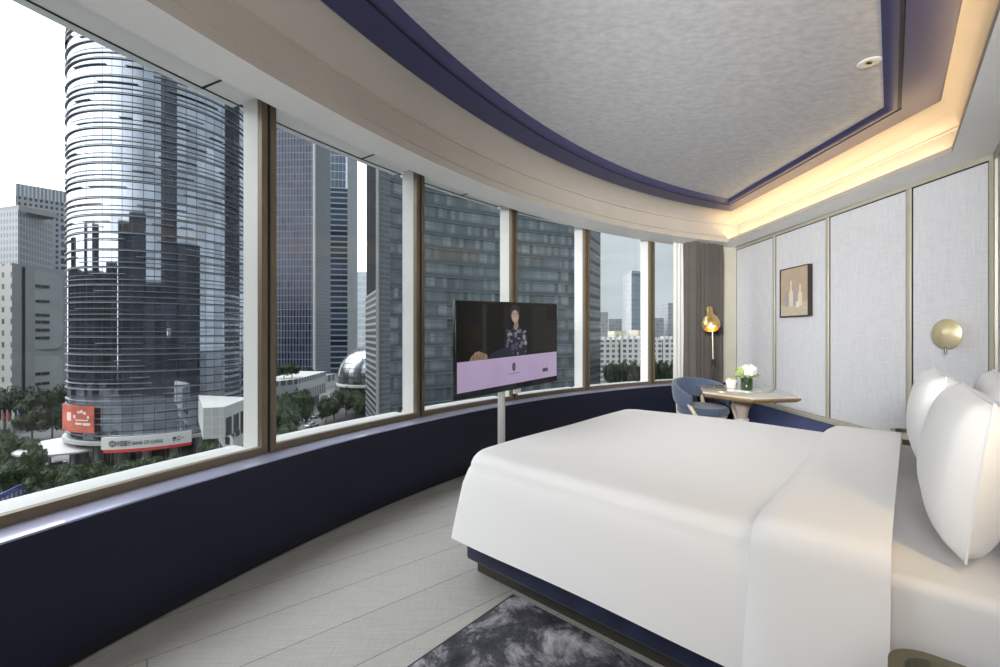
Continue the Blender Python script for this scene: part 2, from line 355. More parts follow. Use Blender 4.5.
# windows
M_osill = mat('outer_sill_metal', (.42, .43, .42), .5)
M_head = mat('white_head_panel', (.90, .91, .89), .4)
M_glass = glass_mat('window_glass', (.93, .955, .95))
edges = [(260.6, 277.4), (416.2, 425), (511.5, 518), (584.5, 590.3), (650, 655)]
joint_px = {0: 211, 1: 368, 2: 467}
RB = R0+.16
mull = []
for a, b_ in edges:
    aa = ang(on_circle(a, RB)); bb = ang(on_circle(b_, RB)); mull.append((aa+bb)/2)
step = mull[0]-mull[1]
mull = [mull[0]+step*.98] + mull + [a_right+.0]
hw = .047/RB
for i in range(len(mull)-1):
    a0, a1 = mull[i], mull[i+1]                    # a0 > a1 (from left to right)
    root = empty('window_%d' % (i+1), (*pol(RB, (a0+a1)/2), .58), kind='structure')
    def bb(m): 
        m.v = [(x-root.location.x, y-root.location.y, z-root.location.z) for x, y, z in m.v]; return m
    fr = MB()
    fr.arcbox(RB, RB+.04, a0-hw, a0-.0012, .58, 2.72, 2); fr.arcbox(RB, RB+.04, a1+.0012, a1+hw, .58, 2.72, 2)
    fr.arcbox(RB, RB+.04, a0-hw, a1+hw, .58, .622, 12)
    bb(fr).build('inner_frame', M_bronze, root)
    fo = MB()
    fo.arcbox(RB+.04, RB+.185, a0-hw*.75, a0-.0002, .56, 2.74, 2); fo.arcbox(RB+.04, RB+.185, a1+.0002, a1+hw*.9, .56, 2.74, 2)
    fs_ = MB(); fs_.arcbox(RB+.04, RB+.29, a0-hw*.7, a1+hw*.85, .56, .60, 12); bb(fs_).build('outer_sill', M_osill, root)
    ob = bb(fo).build('outer_frame', M_white, root)
    hp = MB(); hp.arcbox(R0+.05, RB+.30, a0-hw*.7, a1+hw*.85, 2.72, 2.80, 12); bb(hp).build('head_panel', M_head, root)
    g = MB(); g.arcbox(RB+.228, RB+.232, a0, a1, 2.712, 2.722, 12)
    am = ang(on_circle(joint_px[i], RB+.15)) if i in joint_px else a0+(a1-a0)*.7
    g.arcbox(R0+.02, RB+.24, am-.0005, am+.0005, 2.714, 2.722, 2)
    bb(g).build('joint', M_dark, root)
    gl = MB(); gn = 16; aa0, aa1 = a0-hw*.7, a1+hw*.85
    gl.add([(*pol(RB+.24, aa0+(aa1-aa0)*k/gn), z) for z in (.60, 2.72) for k in range(gn+1)], [(k, k+1, gn+2+k, gn+1+k) for k in range(gn)])
    autosmooth(bb(gl).build('glass_pane', M_glass, root))
# dark groove between neighbouring frames
gv = MB()
for a in mull: gv.arcbox(RB+.012, RB+.038, a-.0012, a+.0012, .58, 2.72, 1)
tag(gv.build('trim_7', M_dark), kind='structure')

# LED strips in the cove
M_led = mat('led_strip', (1, .8, .5), .5, emit=((1, .72, .38), 38))
tag(MB().box(3.30, 3.33, 3.3, 6.2, 2.618, 2.626).build('light_strip', M_led), 'warm light strip hidden in the ceiling recess above the fabric wall', 'light strip')
pl, pr = LW(2.052, 2.85), LW(2.052, -2.6)
tag(MB().obox(pl, pr, .018, 2.618, 2.626).build('light_strip.001', M_led), 'warm light strip hidden in the ceiling recess above the headboard', 'light strip')

# downlight
def downlight(X, Y):
    r = empty('downlight', (X, Y, 2.98), label='round white recessed downlight with a brass ring in the grey ceiling', cat='light')
    MB().lathe([(.028, 0), (.028, -.004), (.058, -.006), (.062, -.003), (.062, 0)], 28).build('trim_ring', M_white, r, smooth=True)
    MB().lathe([(.001, -.001), (.02, -.001), (.028, -.003)], 20).build('baffle', M_brass, r)
    MB().box(-.014, .014, -.006, .006, -.008, -.001).build('lamp_slot', M_dark, r)
    return r
d = 1.68*F/(HY-62.5); downlight((869-CX)/F*d, d)

# ------------------------------------------------------------------ bed
M_sheet = mat('white_cotton', (.80, .80, .80), .75, sheen=.1, bump=(5, .12), spec=.2)
M_velvet = mat('navy_velvet', (.012, .019, .055), .85, sheen=.12, var=(9, .35))
M_plinth = mat('plinth_bronze', (.06, .055, .045), .4, metal=.3)
bed = empty('bed', (AX, AY, 0), BEDROT, label='large bed with white duvet on a navy velvet base, fold of linen near the pillows', cat='bed')
MB().box(-.035, 2.15, .0, 1.95, .07, .34).build('base', M_velvet, bed, bevel=.015)
MB().box(.01, 2.13, .045, 1.9, 0, .07).build('plinth', M_plinth, bed)
mt = MB().box(.05, 2.14, .04, 1.94, .34, .615).build('mattress', M_sheet, bed, bevel=.05, seg=5)
MB().box(1.6, 2.14, -.01, 1.99, .24, .625).build('sheet', M_sheet, bed, bevel=.035, seg=4)
def drape(L0, L1, zt, hem, extra=0, W0=0.0, W1=2.0, foot=True, flare=.10, inner=True):
    """rings from the hem up and in; each ring an open line near side -> foot -> far side"""
    rings = []
    def rr(o, z, rad, us=26):
        pts = []
        a, b_, c_ = W0-o, W1+o, (L0-o*.3 if foot else L0)
        if not foot:
            return None
        # near side from head end to the foot corner
        for i in range(us): t_ = i/us; pts.append((L1+(c_+rad-L1)*t_, a, z))
        for i in range(9):
            an = i/8*pi/2; pts.append((c_+rad-rad*sin(an), a+rad-rad*cos(an), z))
        for i in range(1, us): t_ = i/us; pts.append((c_, a+rad+(b_-a-2*rad)*t_, z))
        for i in range(9):
            an = i/8*pi/2; pts.append((c_+rad-rad*cos(an), b_-rad+rad*sin(an), z))
        for i in range(1, us+1): t_ = i/us; pts.append((c_+rad+(L1-c_-rad)*t_, b_, z))
        return pts
    specs = [(flare, hem, .03), (flare*.72, hem+(zt-hem)*.3, .035), (flare*.42, hem+(zt-hem)*.62, .045), (flare*.15, zt-.10, .06)]
    re = .075
    for k in range(6):
        an = k/5*pi/2; specs.append((flare*.08-re*(1-cos(an))+.0, zt-.09+re*sin(an)*1.0, .07+re*.3*(1-cos(an))))
    for o, z, rad in specs: rings.append(rr(o+extra, z+extra, rad))
    last = rings[-1]; n = len(last)
    out = []
    for k in range(1, 13):
        t_ = k/12; row = []
        for (x, y, z) in last:
            yc = (W0+W1)/2; xc = min(max(x, L0+.9), L1)
            row.append((x+(xc-x)*t_, y+(yc-y)*t_, z+.028*sin(min(1, t_*1.3)*pi/2)))
        out.append(row)
    rings += out
    vs = []; fs = []
    for r_ in rings:
        vs += r_
    for k in range(len(rings)-1):
        for i in range(n-1): fs.append((k*n+i, k*n+i+1, (k+1)*n+i+1, (k+1)*n+i))
    vs2 = []
    for (x, y, z) in vs:
        zz = z; d_ = 0
        if z < zt-.06:                                      # gentle waves in the hanging cloth
            k_ = (zt-z)/(zt-hem); d_ = .006*k_*sin(x*5.3+1)+.005*k_*sin(y*6.1)
        else: zz += .004*sin(x*4+y*2.5)+.003*sin(y*5-x*3)
        x -= .05*max(0, (x-.9)/.8)*(1-y/2)
        vs2.append((x+d_*.4, y+(-d_ if y < 1 else d_), zz))
    return MB().add(vs2, fs)
dv = drape(-.03, 1.73, .665, .215)
dvo = dv.build('duvet', M_sheet, bed, smooth=True, solid=.03)
import bmesh
_b = bmesh.new(); _b.from_mesh(dvo.data); bmesh.ops.remove_doubles(_b, verts=_b.verts, dist=.002); _b.to_mesh(dvo.data); _b.free()
# folded band across the duvet
prof = [(-.115, .25), (-.08, .40), (-.045, .52), (-.03, .60), (-.018, .648), (.005, .672), (.04, .682), (.12, .690)]
prof = prof+[(.12+.1*k, .690+.012*sin(min(1, k/6)*pi/2)) for k in range(1, 17)]
prof = prof+[(2-a_, z) for a_, z in reversed(prof[:8])]
vs = []; fs = []; nL = 10
for i in range(nL+1):
    t_ = i/nL
    for j, (W, z) in enumerate(prof):
        L = 1.40+.345*t_+.012*sin(W*2.2)*(1-t_)-.05*(1-W/2)
        lift = .018*sin(min(1, t_*5)*pi/2)
        sideo = (-lift if W < .03 else (lift if W > 1.97 else 0))
        vs.append((L, W+sideo, z+lift*.9 - (.012 if t_ == 0 else 0)))
m_ = len(prof)
for i in range(nL):
    for j in range(m_-1): fs.append((i*m_+j, i*m_+j+1, (i+1)*m_+j+1, (i+1)*m_+j))
MB().add(vs, fs).build('duvet_fold', M_sheet, bed, smooth=True, solid=.014)

def pillow_mesh(w_, h_, t_, n=26, seed=0):
    rnd = random.Random(seed); ph = [rnd.uniform(0, 6) for _ in range(4)]
    vs = []; fs = []; idx = {}
    for s_ in (1, -1):
        for i in range(n+1):
            for j in range(n+1):
                u = -1+2*i/n; v = -1+2*j/n
                e = max(0, (1-u**4))**.36*max(0, (1-v**4))**.36*(1-.16*(u*u+v*v))
                x = u*w_/2*(1-.03*(1-v*v)); y = v*h_/2*(1-.03*(1-u*u))
                z = s_*t_/2*e
                if 0 < i < n and 0 < j < n: z += s_*.003*sin(u*4+ph[0]+v*3)*e
                if s_ == -1 and (i in (0, n) or j in (0, n)): idx[(s_, i, j)] = idx[(1, i, j)]; continue
                idx[(s_, i, j)] = len(vs); vs.append((x, y, z))
        for i in range(n):
            for j in range(n):
                q = (idx[(s_, i, j)], idx[(s_, i+1, j)], idx[(s_, i+1, j+1)], idx[(s_, i, j+1)]); fs.append(q if s_ == 1 else q[::-1])
    return MB().add(vs, fs)
M_pil = mat('pillow_cotton', (.82, .82, .82), .7, sheen=.1, spec=.2, bump=(7, .15))
M_pip = mat('pillow_edge', (.60, .60, .60), .6)
def pillow(L, W, lean, z, label, w_=.74, h_=.45, t_=.21, seed=0, yaw=0, roll=0):
    # local x along bed width, local y up, local z towards the foot
    from mathutils import Matrix, Vector
    root = empty('pillow', (*LW(L, W), z), label=label, cat='pillow', group='white pillows on the bed')
    ex = Vector((wx, wy, 0)); f = Vector((-lx, -ly, 0)); up = Vector((0, 0, 1))
    R1 = Matrix.Rotation(yaw, 3, up); ex = R1 @ ex; f = R1 @ f
    ey = (up*cos(lean)-f*sin(lean)).normalized(); ez = ex.cross(ey)
    if ez.dot(f) < 0: ez = -ez
    R2 = Matrix.Rotation(roll, 3, ez); ex = R2 @ ex; ey2 = R2 @ ey
    Mx = Matrix((ex, ey2, ez)).transposed().to_4x4(); Mx.translation = Vector((*LW(L, W), z))
    root.matrix_world = Mx
    pillow_mesh(w_, h_, t_, seed=seed).build('pillowcase', M_pil, root, smooth=True, loc=(0, h_/2, 0))
    pts = []
    n = 40
    for k in range(4*n+1):
        q = k % (4*n); s_, t2 = divmod(q, n); a_ = -1+2*t2/n
        u, v = [(a_, -1), (1, a_), (-a_, 1), (-1, -a_)][s_]
        pts.append((u*w_/2*(1-.03*(1-v*v))*1.001, v*h_/2*(1-.03*(1-u*u))*1.001+h_/2, 0))
    MB().tube(pts, .0035, 6).build('piping', M_pil, root, smooth=True)
    return root
pillow(1.85, .49, .12, .66, 'white pillow standing at the front of the near stack', seed=1)
pillow(2.075, .50, .03, .66, 'white pillow standing behind the near front pillow', seed=2)
pillow(1.85, 1.42, .05, .66, 'white pillow standing at the front of the far stack', seed=3)
pillow(2.08, 1.42, .03, .66, 'white pillow behind the far front pillow', seed=4)
hb = empty('headboard', (AX, AY, 0), BEDROT, label='tall navy upholstered headboard with a bronze edge behind the pillows', cat='headboard')
MB().box(2.17, 2.235, -.05, 2.05, .02, 1.16).build('panel', M_velvet, hb, bevel=.02, seg=3)
MB().box(2.165, 2.24, -.05, 2.05, 1.16, 1.185).build('edge', M_bronze, hb)

# nightstands
M_marble = mat('white_stone', (.62, .62, .6), .25, var=(4, .06))
M_olive = mat('olive_bronze', (.16, .145, .09), .35, metal=.6, var=(8, .1))
def rrect(x0, x1, y0, y1, r, n=8):
    pts = []
    for cx_, cy_, a0 in ((x1-r, y1-r, 0), (x0+r, y1-r, pi/2), (x0+r, y0+r, pi), (x1-r, y0+r, 1.5*pi)):
        for k in range(n+1): a = a0+pi/2*k/n; pts.append((cx_+r*cos(a), cy_+r*sin(a)))
    return pts
def framering(mb, o, i, z0, z1):
    n = len(o); vs = [(x, y, z0) for x, y in o]+[(x, y, z0) for x, y in i]+[(x, y, z1) for x, y in o]+[(x, y, z1) for x, y in i]; fs = []
    for k in range(n):
        j = (k+1) % n
        fs += [(k, j, n+j, n+k), (2*n+k, 2*n+j, 3*n+j, 3*n+k), (k, j, 2*n+j, 2*n+k), (n+k, n+j, 3*n+j, 3*n+k)]
    return mb.add(vs, fs)
def nightstand(W0, W1, label):
    r = empty('nightstand', (AX, AY, 0), BEDROT, label=label, cat='nightstand', group='nightstands either side of the bed')
    o = rrect(1.69, 2.20, W0, W1, .07); i = rrect(1.715, 2.175, W0+.025, W1-.025, .05)
    framering(MB(), o, i, .56, .625).build('tray_rim', M_olive, r)
    MB().prism(i, .56, .60).build('top', M_marble, r)
    MB().prism(rrect(1.72, 2.18, W0+.02, W1-.02, .05), .10, .559).build('body', M_velvet, r)
    MB().box(1.712, 1.722, W0+.06, W1-.06, .33, .54).build('drawer', M_navy, r)
    MB().box(1.70, 1.714, (W0+W1)/2-.06, (W0+W1)/2+.06, .43, .442).build('handle', M_brass, r)
    MB().prism(rrect(1.76, 2.15, W0+.06, W1-.06, .04), 0, .10).build('foot', M_plinth, r)
nightstand(-.84, -.36, 'rounded bronze rimmed nightstand at the near side of the bed')
nightstand(2.13, 2.58, 'rounded bronze rimmed nightstand at the far side of the bed, mostly hidden')

# rug
M_rug = mat('rug_pile', (.12, .125, .16), .95, bump=(120, .6))
t = M_rug.node_tree; b = t.nodes['Principled BSDF']; tc = N(t, 'ShaderNodeTexCoord')
n1 = N(t, 'ShaderNodeTexNoise'); n1.inputs['Scale'].default_value = 4.2; n1.inputs['Detail'].default_value = 12; n1.inputs['Roughness'].default_value = .72
n1.inputs['Distortion'].default_value = .4
cr = N(t, 'ShaderNodeValToRGB'); e = cr.color_ramp.elements
e[0].position = .40; e[0].color = (.012, .013, .020, 1); e[1].position = .66; e[1].color = (.42, .42, .45, 1)
e2 = cr.color_ramp.elements.new(.52); e2.color = (.055, .056, .072, 1)
t.links.new(tc.outputs['Object'], n1.inputs[0]); t.links.new(n1.outputs[0], cr.inputs[0]); t.links.new(cr.outputs[0], b.inputs['Base Color'])
rugr = empty('rug', (AX, AY, 0), BEDROT, label='mottled dark blue and silver rug on the floor beside the bed', cat='rug')
MB().box(.31, 1.66, -1.25, .0, .001, .012).build('pile', M_rug, rugr)
MB().box(.300, .31, -1.255, .0, .001, .010).build('edging', mat('rug_edge', (.03, .03, .045), .9), rugr)

# ------------------------------------------------------------------ television on pole
tcx, tcy = .105, 3.53
tv = empty('television', (tcx, tcy, 0), BEDROT, label='flat television on a white pole, screen showing a woman in a patterned dress', cat='television')
# local: x towards the bed head, y along screen
M_black = mat('tv_black', (.006, .006, .007), .25)
M_scr = mat('tv_screen_dark', (.003, .003, .003), .12, spec=.15, emit=((.006, .006, .005), 1))
def scr(name, col, s=1): return mat(name, (.003, .003, .003), .2, spec=.15, emit=(col, s))
HWY, Z0, Z1 = .625, .845, 1.555
MB().box(-.03, .0, -HWY, HWY, Z0, Z1).build('case', M_black, tv, bevel=.004)
MB().box(0.0, .002, -HWY+.008, HWY-.008, Z0+.05, Z1-.01).build('screen', M_scr, tv)
mlav = bpy.data.materials.new('screen_lavender'); mlav.use_nodes = True; t = mlav.node_tree; b = t.nodes['Principled BSDF']
b.inputs['Base Color'].default_value = (.005, .005, .005, 1); b.inputs['Roughness'].default_value = .2; b.inputs['Specular IOR Level'].default_value = .2
tc = N(t, 'ShaderNodeTexCoord'); n1 = N(t, 'ShaderNodeTexNoise'); n1.inputs['Scale'].default_value = 3; n1.inputs['Detail'].default_value = 1
x = N(t, 'ShaderNodeMix', data_type='RGBA'); x.inputs[6].default_value = (.36, .27, .44, 1); x.inputs[7].default_value = (.50, .41, .58, 1)
t.links.new(tc.outputs['Object'], n1.inputs[0]); t.links.new(n1.outputs[0], x.inputs[0]); t.links.new(x.outputs[2], b.inputs['Emission Color']); b.inputs['Emission Strength'].default_value = .85
zl = Z0+.05; zm = Z0+.27
MB().box(.002, .0030, -HWY+.012, HWY-.012, zl, zm).build('screen_band', mlav, tv)
def flat(name, pts, x0, col, s=1, parent=tv, th=.0006):
    if name[:7] == 'picture' and name[8:] not in ('wall', 'frame', 'lamp'): pts = [(.022+(y-.117)*1.18, max(zm+.001, 1.30+(z-1.30)*1.08)) for y, z in pts]
    if name[:6] == 'emblem': pts = [(y-.09, z) for y, z in pts]
    if name[:6] == 'corner': pts = [(y-.05, z) for y, z in pts]
    n = len(pts); vs = [(x0, y, z) for y, z in pts]+[(x0+th, y, z) for y, z in pts]
    fs = [tuple(range(n)), tuple(range(2*n-1, n-1, -1))]+[(i, (i+1) % n, n+(i+1) % n, n+i) for i in range(n)]
    return MB().add(vs, fs).build(name, scr('scr_'+name+str(col), col, s), parent)
def ell(cy, cz, ry, rz, n=20, rot=0): return [(cy+ry*cos(2*pi*k/n)*cos(rot)-rz*sin(2*pi*k/n)*sin(rot), cz+ry*cos(2*pi*k/n)*sin(rot)+rz*sin(2*pi*k/n)*cos(rot)) for k in range(n)]
def bez(pts): return pts
# room on the screen
flat('picture_wall', [(-.36, 1.16), (-.31, 1.16), (-.31, 1.53), (-.36, 1.53)], .0022, (.022, .02, .017))
flat('picture_wall', [(-.12, 1.16), (-.04, 1.16), (-.05, 1.53), (-.12, 1.53)], .0022, (.012, .011, .010))
flat('picture_wall', [(.25, 1.14), (.62, 1.12), (.62, 1.53), (.25, 1.53)], .0022, (.012, .012, .009))
flat('picture_frame', [(.46, 1.40), (.60, 1.40), (.60, 1.53), (.46, 1.53)], .0028, (.010, .005, .003))
flat('picture_lamp', ell(-.42, 1.31, .07, .065), .0028, (.012, .009, .004))
# woman on the screen
flat('picture_dress', [(-.03, 1.12), (-.16, 1.135), (-.10, 1.18), (.0, 1.20), (.02, 1.27), (.03, 1.31), (.09, 1.345), (.14, 1.35), (.21, 1.32), (.255, 1.27), (.25, 1.19), (.235, 1.10)], .0030, (.018, .018, .032))
flat('picture_hair', ell(.115, 1.452, .056, .066), .0034, (.03, .024, .021))
flat('picture_neck', [(.10, 1.34), (.115, 1.41), (.145, 1.41), (.155, 1.35), (.13, 1.32)], .0036, (.22, .16, .12))
flat('picture_face', ell(.117, 1.428, .038, .048, rot=.15), .0042, (.34, .25, .20))
flat('picture_hair', [(.072, 1.47), (.082, 1.50), (.12, 1.515), (.158, 1.49), (.16, 1.46), (.14, 1.482), (.11, 1.492), (.085, 1.478)], .0050, (.03, .024, .021))
for ey in (.100, .133): flat('picture_eye', ell(ey, 1.447, .008, .004, 10), .0050, (.02, .015, .012))
flat('picture_mouth', [(.100, 1.416), (.118, 1.405), (.136, 1.417), (.118, 1.411)], .0050, (.6, .45, .42))
flat('picture_nose', ell(.118, 1.430, .004, .008, 8), .0050, (.28, .19, .15))
rnd = random.Random(3)
for k in range(40):
    cy_, cz_ = rnd.uniform(.03, .235), rnd.uniform(1.14, 1.33)
    flat('picture_flower', ell(cy_, cz_, rnd.uniform(.006, .019), rnd.uniform(.006, .018), 7, rnd.uniform(0, 3)), .0036+k*.00001, rnd.choice([(.12, .11, .15), (.06, .055, .10), (.22, .21, .22)]))
flat('picture_hand', [(-.32, 1.125), (-.31, 1.15), (-.27, 1.185), (-.235, 1.19), (-.20, 1.175), (-.165, 1.165), (-.155, 1.135), (-.20, 1.12), (-.26, 1.13)], .0036, (.22, .15, .10))
for k in range(4): flat('picture_finger', [(-.30+k*.028, 1.135), (-.285+k*.028, 1.168), (-.272+k*.028, 1.170), (-.282+k*.028, 1.132)], .0043, (.15, .10, .07))
# emblem and its line on the band
flat('emblem', ell(.098, zm-.085, .020, .033, 24), .0034, (.008, .006, .01))
flat('emblem_mark', [(.094, zm-.10), (.104, zm-.10), (.102, zm-.068), (.096, zm-.068)], .0042, (.3, .25, .36))
for k in range(14): flat('emblem_dash', [(.03+k*.0105, zm-.140), (.037+k*.0105, zm-.140), (.037+k*.0105, zm-.133), (.03+k*.0105, zm-.133)], .0034, (.16, .12, .2))
for k in range(4): flat('corner_mark', [(.448+k*.02, zm-.165), (.464+k*.02, zm-.165), (.464+k*.02, zm-.133), (.448+k*.02, zm-.133)], .0034, (.012, .01, .016))
M_pole = mat('pole_white', (.62, .62, .6), .3, metal=.3)
MB().lathe([(.031, .02), (.031, 1.3)], 24, (-.125, 0, 0)).build('pole', M_pole, tv, smooth=True)
MB().lathe([(.20, 0), (.20, .012), (.04, .02), (.035, .04)], 36, (-.125, 0, 0)).build('base', M_pole, tv)
MB().box(-.13, -.03, -.15, .15, 1.05, 1.35).build('bracket', M_black, tv)
MB().box(-.045, -.03, .05, .14, .80, .846).build('receiver', M_white, tv, bevel=.003)

for c in bpy.data.objects:                 # the panel hangs a touch out of level
    if c.parent == tv and c.name.split('.')[0] not in ('pole', 'base', 'bracket'):
        for v in c.data.vertices: v.co.z += .034*v.co.y
# ------------------------------------------------------------------ table, flowers, cup, chair
M_wood = mat('table_edge_wood', (.28, .19, .09), .35, metal=.2, var=(10, .15))
M_top = mat('table_stone', (.58, .54, .47), .10, var=(4, .1), coat=.6)
M_ped = mat('pedestal_taupe', (.30, .245, .215), .45, var=(8, .06))
tcn = (2.32, 4.18)
tb = empty('side_table', (*tcn, 0), label='hexagonal stone topped table with a flared pedestal by the fabric wall', cat='table')
hexp = [(1.91, 4.11), (2.14, 3.69), (2.60, 3.76), (2.76, 4.28), (2.56, 4.68), (2.11, 4.64)]
hx = [(x-tcn[0], y-tcn[1]) for x, y in hexp]; sc = lambda k: [(x*k, y*k) for x, y in hx]
MB().prism(sc(.93), .702, .726, sc(1.0)).build('rim', M_wood, tb)
MB().prism(sc(1.0), .726, .738).build('rim.001', M_wood, tb)
MB().prism(sc(.99), .738, .75).build('table_top', M_top, tb, bevel=.003)
pr_ = [(.15, 0), (.15, .012), (.11, .05), (.075, .12), (.062, .25), (.062, .42), (.075, .54), (.105, .64), (.16, .702)]
MB().lathe([(.06, .04), (.045, .10), (.045, .46), (.047, .50), (.055, .56), (.08, .63), (.125, .69), (.135, .702)], 32).build('pedestal', M_ped, tb, smooth=True)
MB().lathe([(.20, 0), (.20, .02), (.06, .05)], 36).build('foot', M_ped, tb)
MB().lathe([(.05, .46), (.060, .465), (.060, .485), (.05, .49)], 32).build('collar', M_pole, tb)

def px2(px, py, z): Y = (z-CAMH)*F/(HY-py); return ((px-CX)/F*Y, Y)
# book under the vase
bx_, by_ = px2(749, 391.5, .75)
bk_ = empty('book', (bx_, by_, .751), .5, label='thin pale booklet lying under the flower vase', cat='book')
MB().box(-.10, .10, -.07, .07, .0, .012).build('cover', mat('booklet', (.55, .56, .48), .5), bk_); 
MB().box(-.097, .102, -.067, .067, .002, .010).build('pages', M_sheet, bk_)
va = empty('flower_vase', (bx_-.01, by_+.02, .764), label='glass vase of white hydrangea with green leaves on the table', cat='vase')
M_vg = mat('vase_green_glass', (.02, .042, .015), .08, spec=.8, var=(20, .5), coat=.7)
MB().lathe([(.045, 0), (.05, .01), (.052, .11), (.049, .11), (.046, .015)], 28).build('glass', M_vg, va, smooth=True)
M_pet = mat('petal_white', (.85, .85, .78), .6); M_leaf = mat('leaf_green', (.16, .30, .06), .5, var=(20, .3)); M_lime = mat('lime_blossom', (.34, .44, .16), .6, var=(20, .3))
def blob(c, r, nq, size, seed, flat_=1.0):
    rd = random.Random(seed); m = MB()
    from mathutils import Vector
    for _ in range(nq):
        d = Vector((rd.gauss(0, 1), rd.gauss(0, 1), rd.gauss(0, 1))).normalized(); p = Vector(c)+Vector((d.x, d.y, d.z*flat_))*r*rd.uniform(.82, 1.05)
        d = (d+Vector((rd.uniform(-.5, .5), rd.uniform(-.5, .5), rd.uniform(-.5, .5)))).normalized()
        a = d.orthogonal().normalized()*size*rd.uniform(.6, 1.2); b_ = d.cross(a).normalized()*size*rd.uniform(.6, 1.2)
        k = d*size*.35
        m.add([p+a, p+b_*.8+k, p-a, p-b_*.8+k], [(0, 1, 2, 3)])
    return m
fl_ = blob((.015, 0, .185), .068, 260, .016, 5, .85); fl_.lathe([(.001, -.05), (.045, -.03), (.055, 0), (.045, .03), (.001, .05)], 14, (.015, 0, .185)); fl_.build('blossom', M_pet, va)
f2 = blob((-.075, -.01, .17), .035, 120, .012, 6, 1.3); f2.lathe([(.001, -.03), (.02, -.01), (.02, .02), (.001, .035)], 10, (-.075, -.01, .17)); f2.build('blossom.001', M_lime, va)
lf = MB()
for a, ln, zz in ((0.1, .15, .13), (2.6, .12, .11), (-.8, .12, .12), (3.9, .11, .13), (1.5, .12, .12), (-1.6, .10, .115)):
    c_, s_ = cos(a), sin(a)
    lf.add([(c_*.02, s_*.02, zz-.02), (c_*ln*.6-s_*.025, s_*ln*.6+c_*.025, zz+.02), (c_*ln, s_*ln, zz), (c_*ln*.6+s_*.025, s_*ln*.6-c_*.025, zz+.02), (c_*ln*.6, s_*ln*.6, zz+.01)], [(0, 1, 4), (1, 2, 4), (2, 3, 4), (3, 0, 4)])
lf.build('leaves', M_leaf, va, solid=.001)
cxp, cyp = px2(731, 388, .75)
cu = empty('snack_cup', (cxp, cyp, .751), label='small white cup filled with pale flowers beside the vase', cat='cup')
MB().lathe([(.035, 0), (.038, .004), (.056, .08), (.052, .08), (.034, .01), (.0, .008)], 24, cap=False).build('cup', M_marble if False else mat('porcelain', (.85, .83, .76), .2, coat=.4), cu, smooth=True)
pc_ = blob((0, 0, .082), .042, 70, .013, 8, .5); pc_.build('contents', mat('pale_petals', (.75, .66, .42), .6, var=(30, .3)), cu)

M_chf = mat('blue_upholstery', (.055, .078, .13), .85, sheen=.2, var=(40, .15), bump=(200, .3))
M_chw = mat('cream_wood', (.50, .45, .33), .4, var=(10, .06))
chx, chy = 2.30, 4.93
ch = empty('armchair', (chx, chy, 0), radians(-75), label='blue upholstered barrel armchair with cream wooden legs behind the table', cat='chair')
# local +x = facing direction
vs = []; fs = []; nb_, nz_ = 28, 6
def shell(r, t, z):                     # t -1..1 round the back
    a = pi+t*radians(118); return (r*cos(a)*.96, r*sin(a))
m = MB(); rows = []
for side, off in ((0, 0), (1, -.035)):
    for k in range(nz_+1):
        for i in range(nb_+1):
            t_ = -1+2*i/nb_; top = .775-.16*abs(t_)**2.2; bot = .565-.10*abs(t_)**1.5+.0
            z = bot+(top-bot)*k/nz_; e = (1-(2*k/nz_-1)**4)*.012
            r = .31+.03*(z-.5)/.3+(e if side == 0 else -e)+off
            x_, y_ = shell(r, t_, z); vs.append((x_, y_, z))
n1_ = (nz_+1)*(nb_+1)
for s_ in (0, 1):
    for k in range(nz_):
        for i in range(nb_):
            q = [s_*n1_+k*(nb_+1)+i, s_*n1_+k*(nb_+1)+i+1, s_*n1_+(k+1)*(nb_+1)+i+1, s_*n1_+(k+1)*(nb_+1)+i]; fs.append(tuple(q))
for i in range(nb_):
    for k in (0, nz_): fs.append((k*(nb_+1)+i, k*(nb_+1)+i+1, n1_+k*(nb_+1)+i+1, n1_+k*(nb_+1)+i))
for k in range(nz_):
    for i in (0, nb_): fs.append((k*(nb_+1)+i, (k+1)*(nb_+1)+i, n1_+(k+1)*(nb_+1)+i, n1_+k*(nb_+1)+i))
MB().add(vs, fs).build('backrest', M_chf, ch, smooth=True)
seat = [(-.02+.27*cos(2*pi*k/32)*(1.0 if cos(2*pi*k/32) < 0 else 1.05), .265*sin(2*pi*k/32)) for k in range(32)]
MB().prism([(x*.95, y*.95) for x, y in seat], .40, .425, seat).prism(seat, .425, .465).prism(seat, .465, .485, [(x*.93, y*.93) for x, y in seat]).build('seat', M_chf, ch, smooth=False)
MB().prism([(x*.93, y*.93) for x, y in seat], .375, .40).build('seat_frame', M_chw, ch)
for sx_, sy_ in ((1, 1), (1, -1), (-1, 1), (-1, -1)):
    if sx_ > 0: pts = [(.235, sy_*.24, 0), (.215, sy_*.245, .38), (.13, sy_*.275, .50), (.06, sy_*.30, .60)]
    else: pts = [(-.25, sy_*.17, 0), (-.20, sy_*.18, .38), (-.235, sy_*.17, .60)]
    MB().tube(pts, [.013, .02, .022, .018][:len(pts)], 8).build('leg', M_chw, ch, smooth=True)

